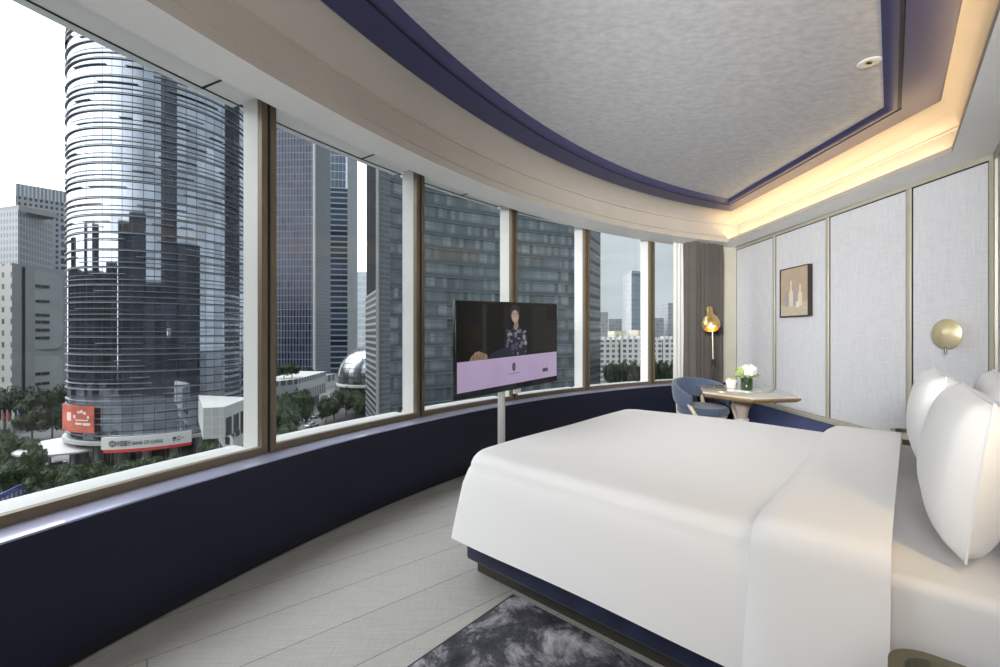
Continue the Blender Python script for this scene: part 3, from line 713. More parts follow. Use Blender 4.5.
# ------------------------------------------------------------------ floor lamp
lpx, lpy = (713-CX)/F*5.75, 5.75
lp = empty('floor_lamp', (lpx, lpy, 0), radians(0), label='brass floor lamp with a bell shade in front of the curtain', cat='lamp')
M_blk = mat('lamp_black', (.02, .018, .016), .35)
MB().lathe([(.12, 0), (.12, .012), (.02, .022), (.012, .04)], 32).build('base', M_blk, lp)
MB().tube([(0, 0, .02), (0, 0, .93)], .009, 10).build('pole', M_blk, lp, smooth=True)
MB().tube([(0, 0, .93), (-.01, 0, 1.42)], .009, 10).build('pole.001', mat('champagne_metal', (.55, .48, .38), .3, metal=.8), lp, smooth=True)
MB().box(-.02, .02, -.02, .02, .90, .96).build('joint', M_blk, lp)
hd = empty('shade_pivot', (0, 0, 0)); hd.parent = lp; bpy.data.objects.remove(hd)
shade = MB().lathe([(.001, .33), (.030, .328), (.036, .318), (.036, .25), (.05, .21), (.085, .16), (.108, .10), (.110, .05), (.092, .0), (.088, .002), (.104, .05), (.102, .098), (.08, .155), (.045, .205), (.03, .245)], 32, cap=False)
sh = shade.build('shade', M_brass, lp, smooth=True, loc=(-.03, -.02, 1.36)); sh.rotation_euler = (radians(-26), radians(8), 0)
bu = MB().lathe([(.001, -.035), (.025, -.028), (.038, 0), (.03, .03), (.015, .05)], 20); b_o = bu.build('bulb', mat('bulb_glow', (1, .9, .7), .5, emit=((1, .8, .45), 14)), sh, smooth=True, loc=(0, 0, .055))

# ------------------------------------------------------------------ curtains
def curtain(name, p, q, z0, z1, folds, amp, m, label, seed=0, th=.004):
    rd = random.Random(seed); n = folds*10; vs = []; fs = []
    dx, dy = q[0]-p[0], q[1]-p[1]; d = hypot(dx, dy); nx, ny = -dy/d, dx/d
    ph = [rd.uniform(.6, 1.3) for _ in range(folds+1)]
    for k, z in enumerate((z0, z0+.5, (z0+z1)/2, z1-.3, z1)):
        for i in range(n+1):
            t_ = i/n; f_ = t_*folds; a = amp*ph[int(min(f_, folds-1))]*sin(f_*2*pi)*(1+.08*sin(k*2+f_)); t2 = t_+.12/folds*sin(f_*4*pi)
            vs.append((p[0]+dx*t2+nx*a, p[1]+dy*t2+ny*a, z))
    for k in range(4):
        for i in range(n): fs.append((k*(n+1)+i, k*(n+1)+i+1, (k+1)*(n+1)+i+1, (k+1)*(n+1)+i))
    o = MB().add(vs, fs).build(name, m, None, smooth=True, solid=th)
    return tag(o, label, 'curtain')
M_curt = mat('taupe_curtain', (.085, .074, .066), .7, sheen=.3, var=(3, .12))
M_sheer = mat('white_sheer', (.62, .62, .60), .8); 
curtain('curtain', (2.66, 6.17), (3.24, 6.44), .01, 2.595, 9, .08, M_curt, 'dark taupe pleated curtain hanging at the far end of the windows', 2)
curtain('sheer_curtain', (2.46, 6.20), (2.67, 6.31), .01, 2.595, 3, .018, M_sheer, 'narrow white sheer curtain gathered beside the taupe curtain', 4, .002)

# ------------------------------------------------------------------ artwork and sconce
art = empty('framed_picture', (XS-.012, 5.23, 1.80), label='small still life of pale bottles in a dark frame on the fabric wall', cat='picture')
M_frame = mat('dark_frame', (.025, .018, .014), .35)
fo = MB(); Y_, Z_ = .255, .298
fo.box(-.05, .0, -Y_, Y_, -Z_, -Z_+.012).box(-.05, .0, -Y_, Y_, Z_-.012, Z_).box(-.05, 0, -Y_, -Y_+.012, -Z_+.012, Z_-.012).box(-.05, 0, Y_-.012, Y_, -Z_+.012, Z_-.012)
fo.build('frame', M_frame, art)
MB().box(-.042, -.001, -Y_+.012, Y_-.012, -Z_+.012, Z_-.012).build('canvas', mat('canvas_tan', (.40, .32, .23), .8, var=(8, .06)), art)
def aflat(name, pts, x0, col):
    n = len(pts); vs = [(x0, y, z) for y, z in pts]+[(x0-.001, y, z) for y, z in pts]
    fs = [tuple(range(n)), tuple(range(2*n-1, n-1, -1))]+[(i, (i+1) % n, n+(i+1) % n, n+i) for i in range(n)]
    return MB().add(vs, fs).build(name, mat('paint'+str(col), col, .8, var=(20, .08)), art)
aflat('painted_shelf', [(-.243, -.286), (.243, -.286), (.243, -.15), (-.243, -.13)], -.042, (.46, .40, .31))
def bottle(cy, w_, h_, nk, col, x0):
    z = -.17; p = [(cy-w_, z), (cy+w_, z), (cy+w_, z+h_*.5), (cy+nk, z+h_*.68), (cy+nk, z+h_), (cy-nk, z+h_), (cy-nk, z+h_*.68), (cy-w_, z+h_*.5)]; aflat('painted_bottle', p, x0, col)
# far end (larger y) is on the left in the picture
bottle(.13, .034, .20, .014, (.30, .29, .33), -.0432); bottle(.05, .034, .31, .012, (.60, .53, .40), -.0434)
bottle(-.03, .036, .29, .014, (.33, .31, .35), -.0436); bottle(-.11, .034, .25, .012, (.62, .55, .40), -.0438)
aflat('painted_cup', [(-.07-.025, -.19), (-.07+.025, -.19), (-.07+.03, -.12), (-.07-.03, -.12)], -.0445, (.66, .62, .50))

scn = empty('wall_sconce', (XS-.0, 3.42, 1.30), label='round brass wall sconce with a small pull stem on the fabric wall', cat='wall lamp')
M_brs = mat('satin_brass', (.86, .76, .48), .42, metal=.7, var=(30, .05))
def lathex(prof, n=40):                 # lathe about the local x axis (facing -x)
    m = MB().lathe(prof, n, cap=False); m.v = [(-z, x, y) for x, y, z in m.v]; return m
lathex([(.001, .115), (.03, .108), (.115, .080), (.117, .076), (.115, .070), (.03, .09), (.001, .095)], 48).build('dish', M_brs, scn, smooth=True)
lathex([(.03, .012), (.03, .09)]).build('stem', M_brs, scn, smooth=True)
lathex([(.001, .013), (.045, .013), (.045, .0)]).build('wall_plate', M_brs, scn)
MB().tube([(-.085, 0, -.10), (-.085, 0, -.165)], .006, 8).build('pull', mat('pull_metal', (.3, .27, .24), .3, metal=.9), scn, smooth=True)

# ------------------------------------------------------------------ the city outside
GZ = -27.0
def G(px, Y): return ((px-CX)/F*Y, Y)
def Zat(py, Y): return CAMH+(HY-py)*Y/F
def bldg(name, poly, z0, z1, sides, roof, parent=None, closed=True):
    """walls with UVs in metres; sides = one material or a list, one per edge"""
    n = len(poly); vs = [(x, y, z0) for x, y in poly]+[(x, y, z1) for x, y in poly]; fs = []; mi = []; uv = []; u = 0
    ms = [roof]; sl = sides if isinstance(sides, list) else [sides]*n
    for s_ in sl:
        if s_ not in ms: ms.append(s_)
    for i in range(n):
        j = (i+1) % n; d = hypot(poly[j][0]-poly[i][0], poly[j][1]-poly[i][1])
        fs.append((i, j, n+j, n+i)); mi.append(ms.index(sl[i])); uv.append([(u, z0-GZ), (u+d, z0-GZ), (u+d, z1-GZ), (u, z1-GZ)]); u += d
    fs.append(tuple(range(n, 2*n))); mi.append(0); uv.append([(0, 0)]*n)
    fs.append(tuple(range(n-1, -1, -1))); mi.append(0); uv.append([(0, 0)]*n)
    area = sum(poly[i][0]*poly[(i+1) % n][1]-poly[(i+1) % n][0]*poly[i][1] for i in range(n))
    if area < 0: fs = [f[::-1] for f in fs]; uv = [q[::-1] for q in uv]
    me = bpy.data.meshes.new(name); me.from_pydata(vs, [], fs)
    for m in ms: me.materials.append(m)
    ul = me.uv_layers.new(name='UVMap'); k = 0
    for p, mm, q in zip(me.polygons, mi, uv):
        p.material_index = mm
        for c in q: ul.data[k].uv = c; k += 1
    o = bpy.data.objects.new(name, me); COL.objects.link(o)
    if parent: o.parent = parent
    return o
M_road = mat('asphalt', (.055, .057, .06), .8, var=(.08, .15)); M_pave = mat('paving', (.12, .12, .12), .8, var=(.3, .12))
M_roof = mat('roof_grey', (.25, .26, .27), .8); M_light = mat('pale_cladding', (.40, .40, .39), .6, var=(.2, .05)); M_conc = mat('concrete_grey', (.30, .31, .32), .7, var=(.2, .06))
M_fin = mat('fin_metal', (.30, .32, .34), .35, metal=.5)
tag(MB().prism([(-700, -300), (700, -300), (700, 1500), (-700, 1500)], GZ-1, GZ).build('street_ground', M_road), kind='structure')
def gp(px, py): Y = (CAMH-GZ)*F/(py-HY); return ((px-CX)/F*Y, Y)
tag(MB().prism([gp(30, 470), gp(118, 425), gp(250, 420), gp(250, 520), gp(60, 520)], GZ, GZ+.15).build('pavement', M_pave), kind='structure')
tag(MB().prism([gp(292, 430), gp(318, 385), gp(336, 385), gp(322, 430)], GZ, GZ+.12).build('pavement.001', M_pave), kind='structure')

# --- round tower
TC = (-78.8, 103.4); TR = 17.0
def hit(px, R=TR):
    t = (px-CX)/F; a = t*t+1; b = -2*(t*TC[0]+TC[1]); c = TC[0]**2+TC[1]**2-R*R; D = b*b-4*a*c
    Y = (-b-sqrt(max(D, 0)))/(2*a); return (t*Y, Y)
def phi(px, R=TR): p = hit(px, R); return atan2(p[1]-TC[1], p[0]-TC[0])
ta = empty('round_tower', (*TC, GZ), label='tall round glass office tower with ringed sun fins in the left window', cat='building')
def rel(o, r): o.location = (-r.location.x, -r.location.y, -r.location.z); return o
circ = lambda R, n=120: [(TC[0]+R*cos(2*pi*k/n), TC[1]+R*sin(2*pi*k/n)) for k in range(n)]
M_tg = facade('tower_glass', (.48, .53, .62), (.05, .055, .07), 1.78, 3.46, .05, .07, .22, .04, .95, 2)
M_tl = facade('tower_glass_low', (.20, .22, .26), (.12, .13, .15), 1.78, 3.46, .06, .12, .5, .08, .8, 2)
body = rel(bldg('glass_wall', circ(TR), GZ+6.6, 118, M_tg, M_roof, ta), ta)
autosmooth(body, 40)
rel(bldg('ground_floor', circ(13.6, 60), GZ, GZ+6.6, facade('shop_glass', (.06, .065, .07), (.2, .2, .2), 2.5, 6.6, .08, .1, .4, .15, .3), M_roof, ta), ta)
fin = MB(); rd = random.Random(11)
z = GZ+6.7; k = 0
while z < 117:
    fin.arcbox(TR, TR+.32, 0, 2*pi, z, z+.16, 90, TC)
    a = rd.uniform(0, 2*pi)                                  # second line runs most of the way round
    fin.arcbox(TR, TR+.28, a, a+rd.uniform(4.2, 5.6), z+1.16, z+1.30, 70, TC)
    for _ in range(9):
        a = rd.uniform(0, 2*pi); L_ = rd.uniform(.12, .5)
        if k > 0: fin.arcbox(TR, TR+.34, a, a+L_, z+2.30, z+2.43, max(2, int(L_*14)), TC)
    z += 3.46; k += 1
rel(fin.build('sun_fins', M_fin, ta), ta)
cm = []
for k in range(40):
    a = 2*pi*k/22; q = (TC[0]+15.9*cos(a), TC[1]+15.9*sin(a))
    rel(MB().lathe([(.75, 0), (.75, 6.6)], 14, (*q, GZ)).build('column', M_light, ta, smooth=True), ta)
rel(MB().arcbox(TR-.4, TR+.7, 0, 2*pi, GZ+6.2, GZ+6.9, 90, TC).build('soffit_ring', M_light, ta), ta)
# banner and sign follow the curve
M_red = mat('banner_red', (.55, .13, .085), .6, var=(.35, .35)); M_signw = mat('sign_white', (.72, .72, .70), .5); M_signr = mat('sign_red', (.62, .06, .05), .5); M_ink = mat('sign_ink', (.02, .015, .015), .6)
def arcpanel(name, a, b, R, z0, z1, m, par=ta, th=.2): return rel(MB().arcbox(R, R+th, phi(a), phi(b), z0, z1, 20, TC).build(name, m, par), par)
zb0, zb1 = Zat(428, 90.5), Zat(402.5, 90.5)
bn = empty('banner', (*hit(82, TR+.7), (zb0+zb1)/2), label='large orange red advertising banner wrapped round the foot of the round tower', cat='banner')
arcpanel('banner_sheet', 67.5, 97.5, TR+.62, zb0, zb1, M_red, bn, .12)
M_ban = mat('banner_white', (.80, .70, .62), .6)
for (a, b, y0, y1) in ((82, 84, 408, 410), (84.5, 87, 407, 409.5), (78, 80, 412, 415), (87.5, 90, 408.5, 411), (80, 92, 416, 417.2), (80, 86, 419, 421), (87, 94, 419, 421.5), (72, 76, 410, 418), (91, 93, 412, 415)):
    arcpanel('banner_mark', a, b, TR+.75, Zat(y1, 90), Zat(y0, 90), M_ban, bn, .03)
sg = empty('bank_sign', (*hit(150, TR+.9), GZ+7), label='curved white and red bank sign above the columns of the round tower', cat='sign')
SR = TR+1.1; zs1 = Zat(433.5, 89); zs0 = Zat(445.2, 89)
arcpanel('sign_board', 106, 190, SR-.4, zs0, zs1, M_signw, sg, .4)
arcpanel('sign_stripe', 108, 190, SR-.36, zs0-.62, zs0, M_signr, sg, .4)
dep = bpy.context.evaluated_depsgraph_get()
def bent_text(name, s, px0, px1, zc, h, m, par, xs=None):
    cu_ = bpy.data.curves.new('t', 'FONT'); cu_.body = s; cu_.size = 1; cu_.extrude = .02; cu_.offset = .0
    to = bpy.data.objects.new('t', cu_); COL.objects.link(to); bpy.context.view_layer.update()
    dg = bpy.context.evaluated_depsgraph_get(); me = bpy.data.meshes.new_from_object(to.evaluated_get(dg)); bpy.data.objects.remove(to)
    xs_ = [v.co.x for v in me.vertices]; ys_ = [v.co.y for v in me.vertices]
    if not xs_: return None
    x0, x1, y0, y1 = min(xs_), max(xs_), min(ys_), max(ys_); a0, a1 = phi(px0, SR), phi(px1, SR)
    for v in me.vertices:
        a = a0+(a1-a0)*(v.co.x-x0)/(x1-x0); zz = zc+((v.co.y-y0)/(y1-y0)-.5)*h; R = SR+.03+v.co.z
        v.co = (TC[0]+R*cos(a), TC[1]+R*sin(a), zz)
    o = bpy.data.objects.new(name, me); me.materials.clear(); me.materials.append(m); COL.objects.link(o); o.parent = par; return rel(o, par)
zc_ = (zs0+zs1)/2-.05
bent_text('lettering_chinese', '中国银行', 116.8, 131, zc_, 1.15, M_ink, sg)
bent_text('lettering_english', 'BANK OF CHINA', 132.6, 163, zc_-.05, .72, M_ink, sg)
em = MB()
e0 = phi(112.6, SR); e1 = (phi(110, SR)-phi(115.2, SR))/2*SR
def ring_arc(m, ro, ri, n=24):
    vs = []
    for k in range(n):
        for r_ in (ro, ri):
            a = 2*pi*k/n; aa = e0+r_*cos(a)/SR; vs.append((TC[0]+(SR+.05)*cos(aa), TC[1]+(SR+.05)*sin(aa), zc_+r_*sin(a)))
    m.add(vs, [(2*k, 2*((k+1) % n), 2*((k+1) % n)+1, 2*k+1) for k in range(n)])
def rq(m, u0, u1, v0, v1):
    vs = [(TC[0]+(SR+.05)*cos(e0+u/SR), TC[1]+(SR+.05)*sin(e0+u/SR), zc_+v) for u, v in ((u0, v0), (u1, v0), (u1, v1), (u0, v1))]; m.add(vs, [(0, 1, 2, 3)])
ring_arc(em, .62, .48)
rq(em, -.07, .07, -.5, -.22); rq(em, -.07, .07, .22, .5)
for q in ((-.3, .3, .16, .26), (-.3, .3, -.26, -.16), (-.3, -.2, -.2, .2), (.2, .3, -.2, .2)): rq(em, *q)
rel(em.build('bank_emblem', M_ink, sg), sg)
hm = MB()
for k_, (u0, u1, v0, v1) in enumerate(((-.9, -.35, -.1, .4), (-.9, -.5, -.4, -.2), (-.2, -.1, -.4, .4), (.0, .35, .2, .4), (.0, .35, -.4, -.2), (.5, .9, -.05, .1))):
    eh = phi(178.2, SR); vs_ = [(TC[0]+(SR+.05)*cos(eh+u/SR), TC[1]+(SR+.05)*sin(eh+u/SR), zc_+v) for u, v in ((u0, v0), (u1, v0), (u1, v1), (u0, v1))]; hm.add(vs_, [(0, 1, 2, 3)])
rel(hm.build('small_marks', mat('sign_ink_blue', (.04, .04, .10), .6), sg), sg)
# disc canopy
cpx = gp(0, 1) if False else (-89.5, 92.5)
can = MB().lathe([(.1, 5.5), (9.0, 5.2), (9.5, 5.05), (9.5, 4.7), (.1, 4.7)], 64, cap=False).build('entrance_canopy', M_light, ta, loc=(cpx[0]-TC[0], cpx[1]-TC[1], 0))
can['label'] = 'flat round white entrance canopy'
for k in range(7):
    a = pi*.75+k*pi/5.2
    MB().lathe([(.28, 0), (.28, 4.8)], 10, (7.6*cos(a), 7.6*sin(a), 0)).build('column', M_light, can, smooth=True)
# boxy white bay building right of the tower
wb = empty('white_bay_building', (*G(215, 84), GZ), label='low white building with a projecting window box beside the round tower', cat='building')
q0, q1, q2 = G(203, 72), G(224, 73), G(250, 84)
q3 = (q2[0]-14, q2[1]+6)
M_wbf = facade('bay_front', (.46, .47, .46), (.60, .61, .60), 1.2, 1.6, .06, .05, .05, .5, 0); M_wbs = facade('bay_side', (.05, .06, .07), (.62, .63, .62), 3.0, 7.0, .22, .35, .4, .15, .3)
rel(bldg('upper_box', [q0, q1, q2, (q2[0]-12, q2[1]+3)], Zat(438, 73), Zat(407, 73), [M_wbf, M_wbs, M_wbf, M_wbf], M_light, wb), wb)
rel(bldg('lower_floor', [(q0[0]+4, q0[1]+1.5), (q1[0]-.4, q1[1]+1), (q2[0]-1, q2[1]), (q2[0]-8, q2[1]+3)], GZ, Zat(438, 73), M_wbs, M_light, wb), wb)

# --- left background buildings
M_g1 = facade('punched_windows', (.04, .05, .07), (.27, .29, .32), 2.2, 3.3, .48, .50, .4, .3, .1)
M_g1c = facade('crown_louvres', (.20, .22, .25), (.45, .48, .52), 1.6, 40, .45, .02, .2, .3, .2)
b1 = empty('grid_office_block', (*G(45, 262), GZ), label='tall grey office block with a grid of small square windows', cat='building')
pA, pB = G(15.5, 255), G(80, 275); pq = [pA, pB, (pB[0], pB[1]+25), (pA[0], pA[1]+25)]
zt = Zat(183, 255)
rel(bldg('office_floors', pq, GZ, zt-7, M_g1, M_roof, b1), b1); rel(bldg('roof_screen', pq, zt-7, zt, M_g1c, M_roof, b1), b1)
M_g2a = facade('pale_strip_windows', (.10, .12, .15), (.36, .38, .40), 2.0, 3.3, .62, .42, .3, .3, .1)
M_g2b = facade('tall_slots', (.03, .04, .06), (.22, .24, .27), 2.3, 3.3, .45, .28, .3, .3, .1)
b2 = empty('twin_faced_office', (*G(20, 225), GZ), label='mid height grey office building with a pale corner and slot windows at far left', cat='building')
c0, c1, c2 = G(-40, 215), G(18, 205), G(53, 232)
rel(bldg('office_floors', [c0, c1, c2, (c2[0]-30, c2[1]+25), (c0[0], c0[1]+30)], GZ, Zat(209, 205), [M_g2a, M_g2b, M_g2b, M_g2b, M_g2b], M_roof, b2), b2)
rel(bldg('roof_box', [(c0[0]+3, c0[1]+3), (c1[0]-3, c1[1]+3), (c1[0]+2, c1[1]+16), (c0[0]+6, c0[1]+18)], Zat(209, 205), Zat(203, 205), M_conc, M_roof, b2), b2)
b3 = empty('white_rounded_building', (*G(30, 170), GZ), label='white low office building of two stacked rounded volumes at far left', cat='building')
M_g3 = facade('rounded_cladding', (.36, .37, .38), (.40, .41, .42), 2, 2, .04, .04, .04, .6, 0)
M_g3s = facade('rounded_side', (.13, .14, .14), (.50, .49, .46), 5, 4.2, .7, .55, .3, .4, 0)
def rounded_vol(pxa, pxb, y0, y1, Ya, Yb, nm):
    a, b_ = G(pxa, Ya), G(pxb, Yb); z0, z1 = Zat(y1, Ya), Zat(y0, Ya)
    dx, dy = b_[0]-a[0], b_[1]-a[1]; d = hypot(dx, dy); r = 3.2
    pr2 = [(r+r*cos(t_), z0+r+r*sin(t_)) for t_ in [pi+pi/2*k/6 for k in range(7)]]+[(d-r+r*cos(t_), z0+r+r*sin(t_)) for t_ in [1.5*pi+pi/2*k/6 for k in range(7)]]
    pr2 += [(d-r+r*cos(t_), z1-r+r*sin(t_)) for t_ in [pi/2*k/6 for k in range(7)]]+[(r+r*cos(t_), z1-r+r*sin(t_)) for t_ in [pi/2+pi/2*k/6 for k in range(7)]]
    nx, ny = -dy/d, dx/d; n = len(pr2)
    vs = [(a[0]+dx/d*s_, a[1]+dy/d*s_, z) for s_, z in pr2]+[(a[0]+dx/d*s_+nx*22, a[1]+dy/d*s_+ny*22, z) for s_, z in pr2]
    return rel(MB().add(vs, [tuple(range(n)), tuple(range(2*n-1, n-1, -1))]+[(i, (i+1) % n, n+(i+1) % n, n+i) for i in range(n)]).build(nm, M_conc if False else M_g3c, b3), b3)
M_g3c = mat('grey_cladding', (.34, .355, .36), .6, var=(.15, .06))
rounded_vol(16.5, 63, 269, 350, 158, 172, 'upper_volume'); rounded_vol(16.5, 63, 357, 410, 158, 172, 'lower_volume')
s0, s1 = G(-45, 166), G(12, 156)
rel(bldg('side_wing', [s0, s1, (s1[0]+1.2, s1[1]+20), (s0[0], s0[1]+20)], GZ, Zat(263, 156), [M_g3s, M_conc, M_conc, M_conc], M_roof, b3), b3)
rel(bldg('core', [(s1[0]+.4, s1[1]+3), (G(60, 175)[0], 178), (G(60, 175)[0], 186), (s1[0]-2, 178)], GZ, Zat(266, 158), mat('dark_recess', (.10, .10, .11), .7), M_roof, b3), b3)
win = MB(); a, b_ = G(16.5, 158), G(63, 172); dx, dy = b_[0]-a[0], b_[1]-a[1]
for y_ in (286, 301, 315, 322, 330, 338, 374, 384):
    for (t0, t1) in ((.40, .52), (.54, .70)):
        p_, q_ = (a[0]+dx*t0, a[1]+dy*t0-.2), (a[0]+dx*t1, a[1]+dy*t1-.2); zz = Zat(y_, 164)
        win.obox(p_, q_, .3, zz-.55, zz+.55)
rel(win.build('strip_windows', mat('window_dark', (.03, .035, .04), .2), b3), b3)
# slim dark stair tower between block and round tower
b4 = bldg('slim_tower', [G(60, 190), G(72, 192), G(72, 205), G(60, 203)], GZ, Zat(222, 190), facade('slim_bands', (.08, .10, .13), (.26, .28, .32), 3, 3.6, .08, .3, .4, .2, .3), M_roof)
tag(b4, 'slim dark banded tower squeezed beside the round tower', 'building')

# --- tower seen in the second window
tb2 = empty('striped_tower', (*G(290, 240), GZ), label='tall dark tower with white vertical lines and a grey side in the second window', cat='building')
M_b2 = facade('vertical_glass', (.020, .026, .048), (.15, .16, .21), 1.6, 3.7, .20, .07, .5, .25, .2)
M_b2s = facade('side_glass', (.13, .145, .17), (.19, .205, .225), 1.2, 1.85, .12, .3, .1, .3, .2)
f0, f1 = G(236, 228), G(314.5, 226); f2 = G(330.5, 243); zt = 150
rel(bldg('tower_floors', [f0, f1, f2, (f0[0], 251)], GZ+4, zt, [M_b2, M_b2s, M_b2s, M_b2s], M_roof, tb2), tb2)
rel(bldg('corner_pier', [(f1[0]-.7, f1[1]-.5), (f1[0]+.3, f1[1]-.5), (f1[0]+.3, f1[1]+1.0), (f1[0]-.7, f1[1]+.6)], GZ, zt, M_light, M_roof, tb2), tb2)
rel(bldg('wide_pier', [(f0[0]+14.5, f0[1]-.35), (f0[0]+15.1, f0[1]-.35), (f0[0]+15.1, f0[1]+.5), (f0[0]+14.5, f0[1]+.5)], GZ, zt, M_light, M_roof, tb2), tb2)
rel(bldg('porch', [(f1[0]-6, f1[1]-6), (f1[0]+5, f1[1]-7), (f1[0]+6, f2[1]-4), (f1[0]-6, f2[1]-4)], GZ, Zat(376, 226), facade('porch_wall', (.10, .11, .12), (.46, .47, .47), 5, 7, .3, .4, .3, .3, .1), M_light, tb2), tb2)
tc3 = empty('banded_tower', (*G(340, 305), GZ), label='slimmer glass tower with pale horizontal bands beyond the striped tower', cat='building')
M_c3 = facade('banded_glass', (.05, .075, .11), (.26, .29, .33), 40, 3.8, .002, .26, .55, .1, .5)
M_c3u = facade('banded_top', (.22, .27, .33), (.30, .34, .40), 2.6, 5.6, .1, .12, .12, .1, .6)
g0, g1, g2 = G(326, 300), G(347.5, 302), G(357.5, 322)
zc3 = Zat(188, 300); zt3 = Zat(149, 300)
back = [(g2[0]-20, g2[1]+6), (g0[0]-4, g0[1]+20)]
rel(bldg('lower_floors', [g0, g1, g2]+back, GZ, zc3, [M_c3, M_conc, M_c3, M_c3, M_c3], M_roof, tc3), tc3)
rel(bldg('upper_floors', [(g0[0]+.3, g0[1]+.5), (g1[0]-1.5, g1[1]+.5), g1, g2]+back, zc3, zt3, [M_c3u, M_c3u, M_conc, M_c3u, M_c3u, M_c3u], M_roof, tc3), tc3)
tag(bldg('pale_tower', [G(357, 420), G(369, 420), G(369, 440), G(357, 440)], GZ, Zat(272, 420), facade('pale_bands', (.40, .44, .48), (.50, .53, .56), 4, 6, .1, .3, .1, .4, 0), M_roof), 'pale far tower in the gap between two dark towers', 'building')

# --- glass sphere hall
sp = empty('sphere_hall', (*G(371, 160), GZ), label='round metal and glass ball shaped hall standing over the street trees', cat='building')
SRR = 11.6; zc = Zat(377, 160)
me = MB(); nl, ns = 24, 40; vs = []
me.lathe([(max(.01, SRR*sin(pi*k/nl)), (zc-GZ)-SRR*cos(pi*k/nl)) for k in range(nl+1)], ns, cap=False)
so = me.build('ball', None, sp, smooth=True)
M_sp = bpy.data.materials.new('ball_panels'); M_sp.use_nodes = True; t = M_sp.node_tree; b = t.nodes['Principled BSDF']
tc = N(t, 'ShaderNodeTexCoord'); s_ = N(t, 'ShaderNodeSeparateXYZ'); t.links.new(tc.outputs['Object'], s_.inputs[0])
def Mth(op, a, c=None, T=None):
    n = N(t, 'ShaderNodeMath', operation=op)
    for i, v in enumerate((a, c)):
        if v is None: continue
        if isinstance(v, (int, float)): n.inputs[i].default_value = v
        else: t.links.new(v, n.inputs[i])
    return n.outputs[0]
an = Mth('MULTIPLY', Mth('ARCTAN2', s_.outputs[1], s_.outputs[0]), 5.0); hz = Mth('MULTIPLY', s_.outputs[2], .62)
ln = Mth('MAXIMUM', Mth('LESS_THAN', Mth('FRACT', an), .10), Mth('LESS_THAN', Mth('FRACT', hz), .10))
c = N(t, 'ShaderNodeCombineXYZ'); t.links.new(Mth('FLOOR', an), c.inputs[0]); t.links.new(Mth('FLOOR', hz), c.inputs[1]); wn = N(t, 'ShaderNodeTexWhiteNoise'); wn.noise_dimensions = '2D'; t.links.new(c.outputs[0], wn.inputs[0])
x = N(t, 'ShaderNodeMix', data_type='RGBA'); x.inputs[6].default_value = (.20, .21, .22, 1); x.inputs[7].default_value = (.42, .44, .46, 1); t.links.new(wn.outputs[0], x.inputs[0])
y = N(t, 'ShaderNodeMix', data_type='RGBA'); y.inputs[7].default_value = (.10, .10, .11, 1); t.links.new(ln, y.inputs[0]); t.links.new(x.outputs[2], y.inputs[6]); t.links.new(y.outputs[2], b.inputs['Base Color'])
b.inputs['Metallic'].default_value = .8; b.inputs['Roughness'].default_value = .22; so.data.materials.append(M_sp)
MB().lathe([(SRR*.985, zc-GZ-2.9), (SRR+.25, zc-GZ-2.6), (SRR+.25, zc-GZ-1.9), (SRR, zc-GZ-1.6)], 48, cap=False).build('belt', M_light, sp, smooth=True)
MB().lathe([(4.5, 0), (5.5, 5.5)], 24).build('foot', M_conc, sp)

# --- long glass building filling the middle windows
ld = empty('long_glass_building', (*G(480, 140), GZ), label='long curved glass office building with dark horizontal bands behind the television', cat='building')
M_d = facade('teal_bands', (.17, .205, .22), (.075, .09, .10), 1.35, 4.1, .06, .26, .45, .12, .35, 3)
M_dl = facade('louvre_side', (.03, .035, .04), (.34, .36, .38), 60, 1.7, .001, .38, .1, .5, 0); M_dlu = mat('louvre_side_high', (.03, .033, .038), .95, spec=.05, var=(.3, .1))
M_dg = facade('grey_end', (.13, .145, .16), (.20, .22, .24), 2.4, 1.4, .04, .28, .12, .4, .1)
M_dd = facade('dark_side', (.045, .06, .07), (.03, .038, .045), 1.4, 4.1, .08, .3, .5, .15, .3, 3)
pl_ = [G(366.5, 136), G(377, 114), G(390.5, 118), G(423, 126), G(447, 130.5), G(470, 134), G(495, 138), G(517, 141), G(545, 145), G(572, 149), G(589, 151.5)]
e_ = G(600.5, 166)
rel(bldg('louvre_fin_wall', [(pl_[0][0]-.3, pl_[0][1]-.1), (pl_[1][0]-.3, pl_[1][1]-.1), pl_[1], pl_[0]], GZ, Zat(292, 120), M_dl, M_roof, ld), ld)
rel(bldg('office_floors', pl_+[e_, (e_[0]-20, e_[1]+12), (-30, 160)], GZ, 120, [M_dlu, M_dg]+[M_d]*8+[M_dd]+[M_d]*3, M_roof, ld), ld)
sf = MB()
z = GZ+4.1
while z < 118:
    for i in range(2, 10):
        p_, q_ = pl_[i], pl_[i+1]; sf.obox((p_[0], p_[1]-.1), (q_[0], q_[1]-.1), .5, z-.12, z+.12)
    z += 4.1
rel(sf.build('floor_edges', mat('floor_edge_metal', (.16, .20, .22), .5, metal=.3), ld), ld)
rel(bldg('corner_pier', [(pl_[1][0]-.2, pl_[1][1]-.4), (pl_[1][0]+.5, pl_[1][1]-.4), (pl_[1][0]+.5, pl_[1][1]+.5), (pl_[1][0]-.2, pl_[1][1]+.5)], GZ, 120, M_conc, M_roof, ld), ld)

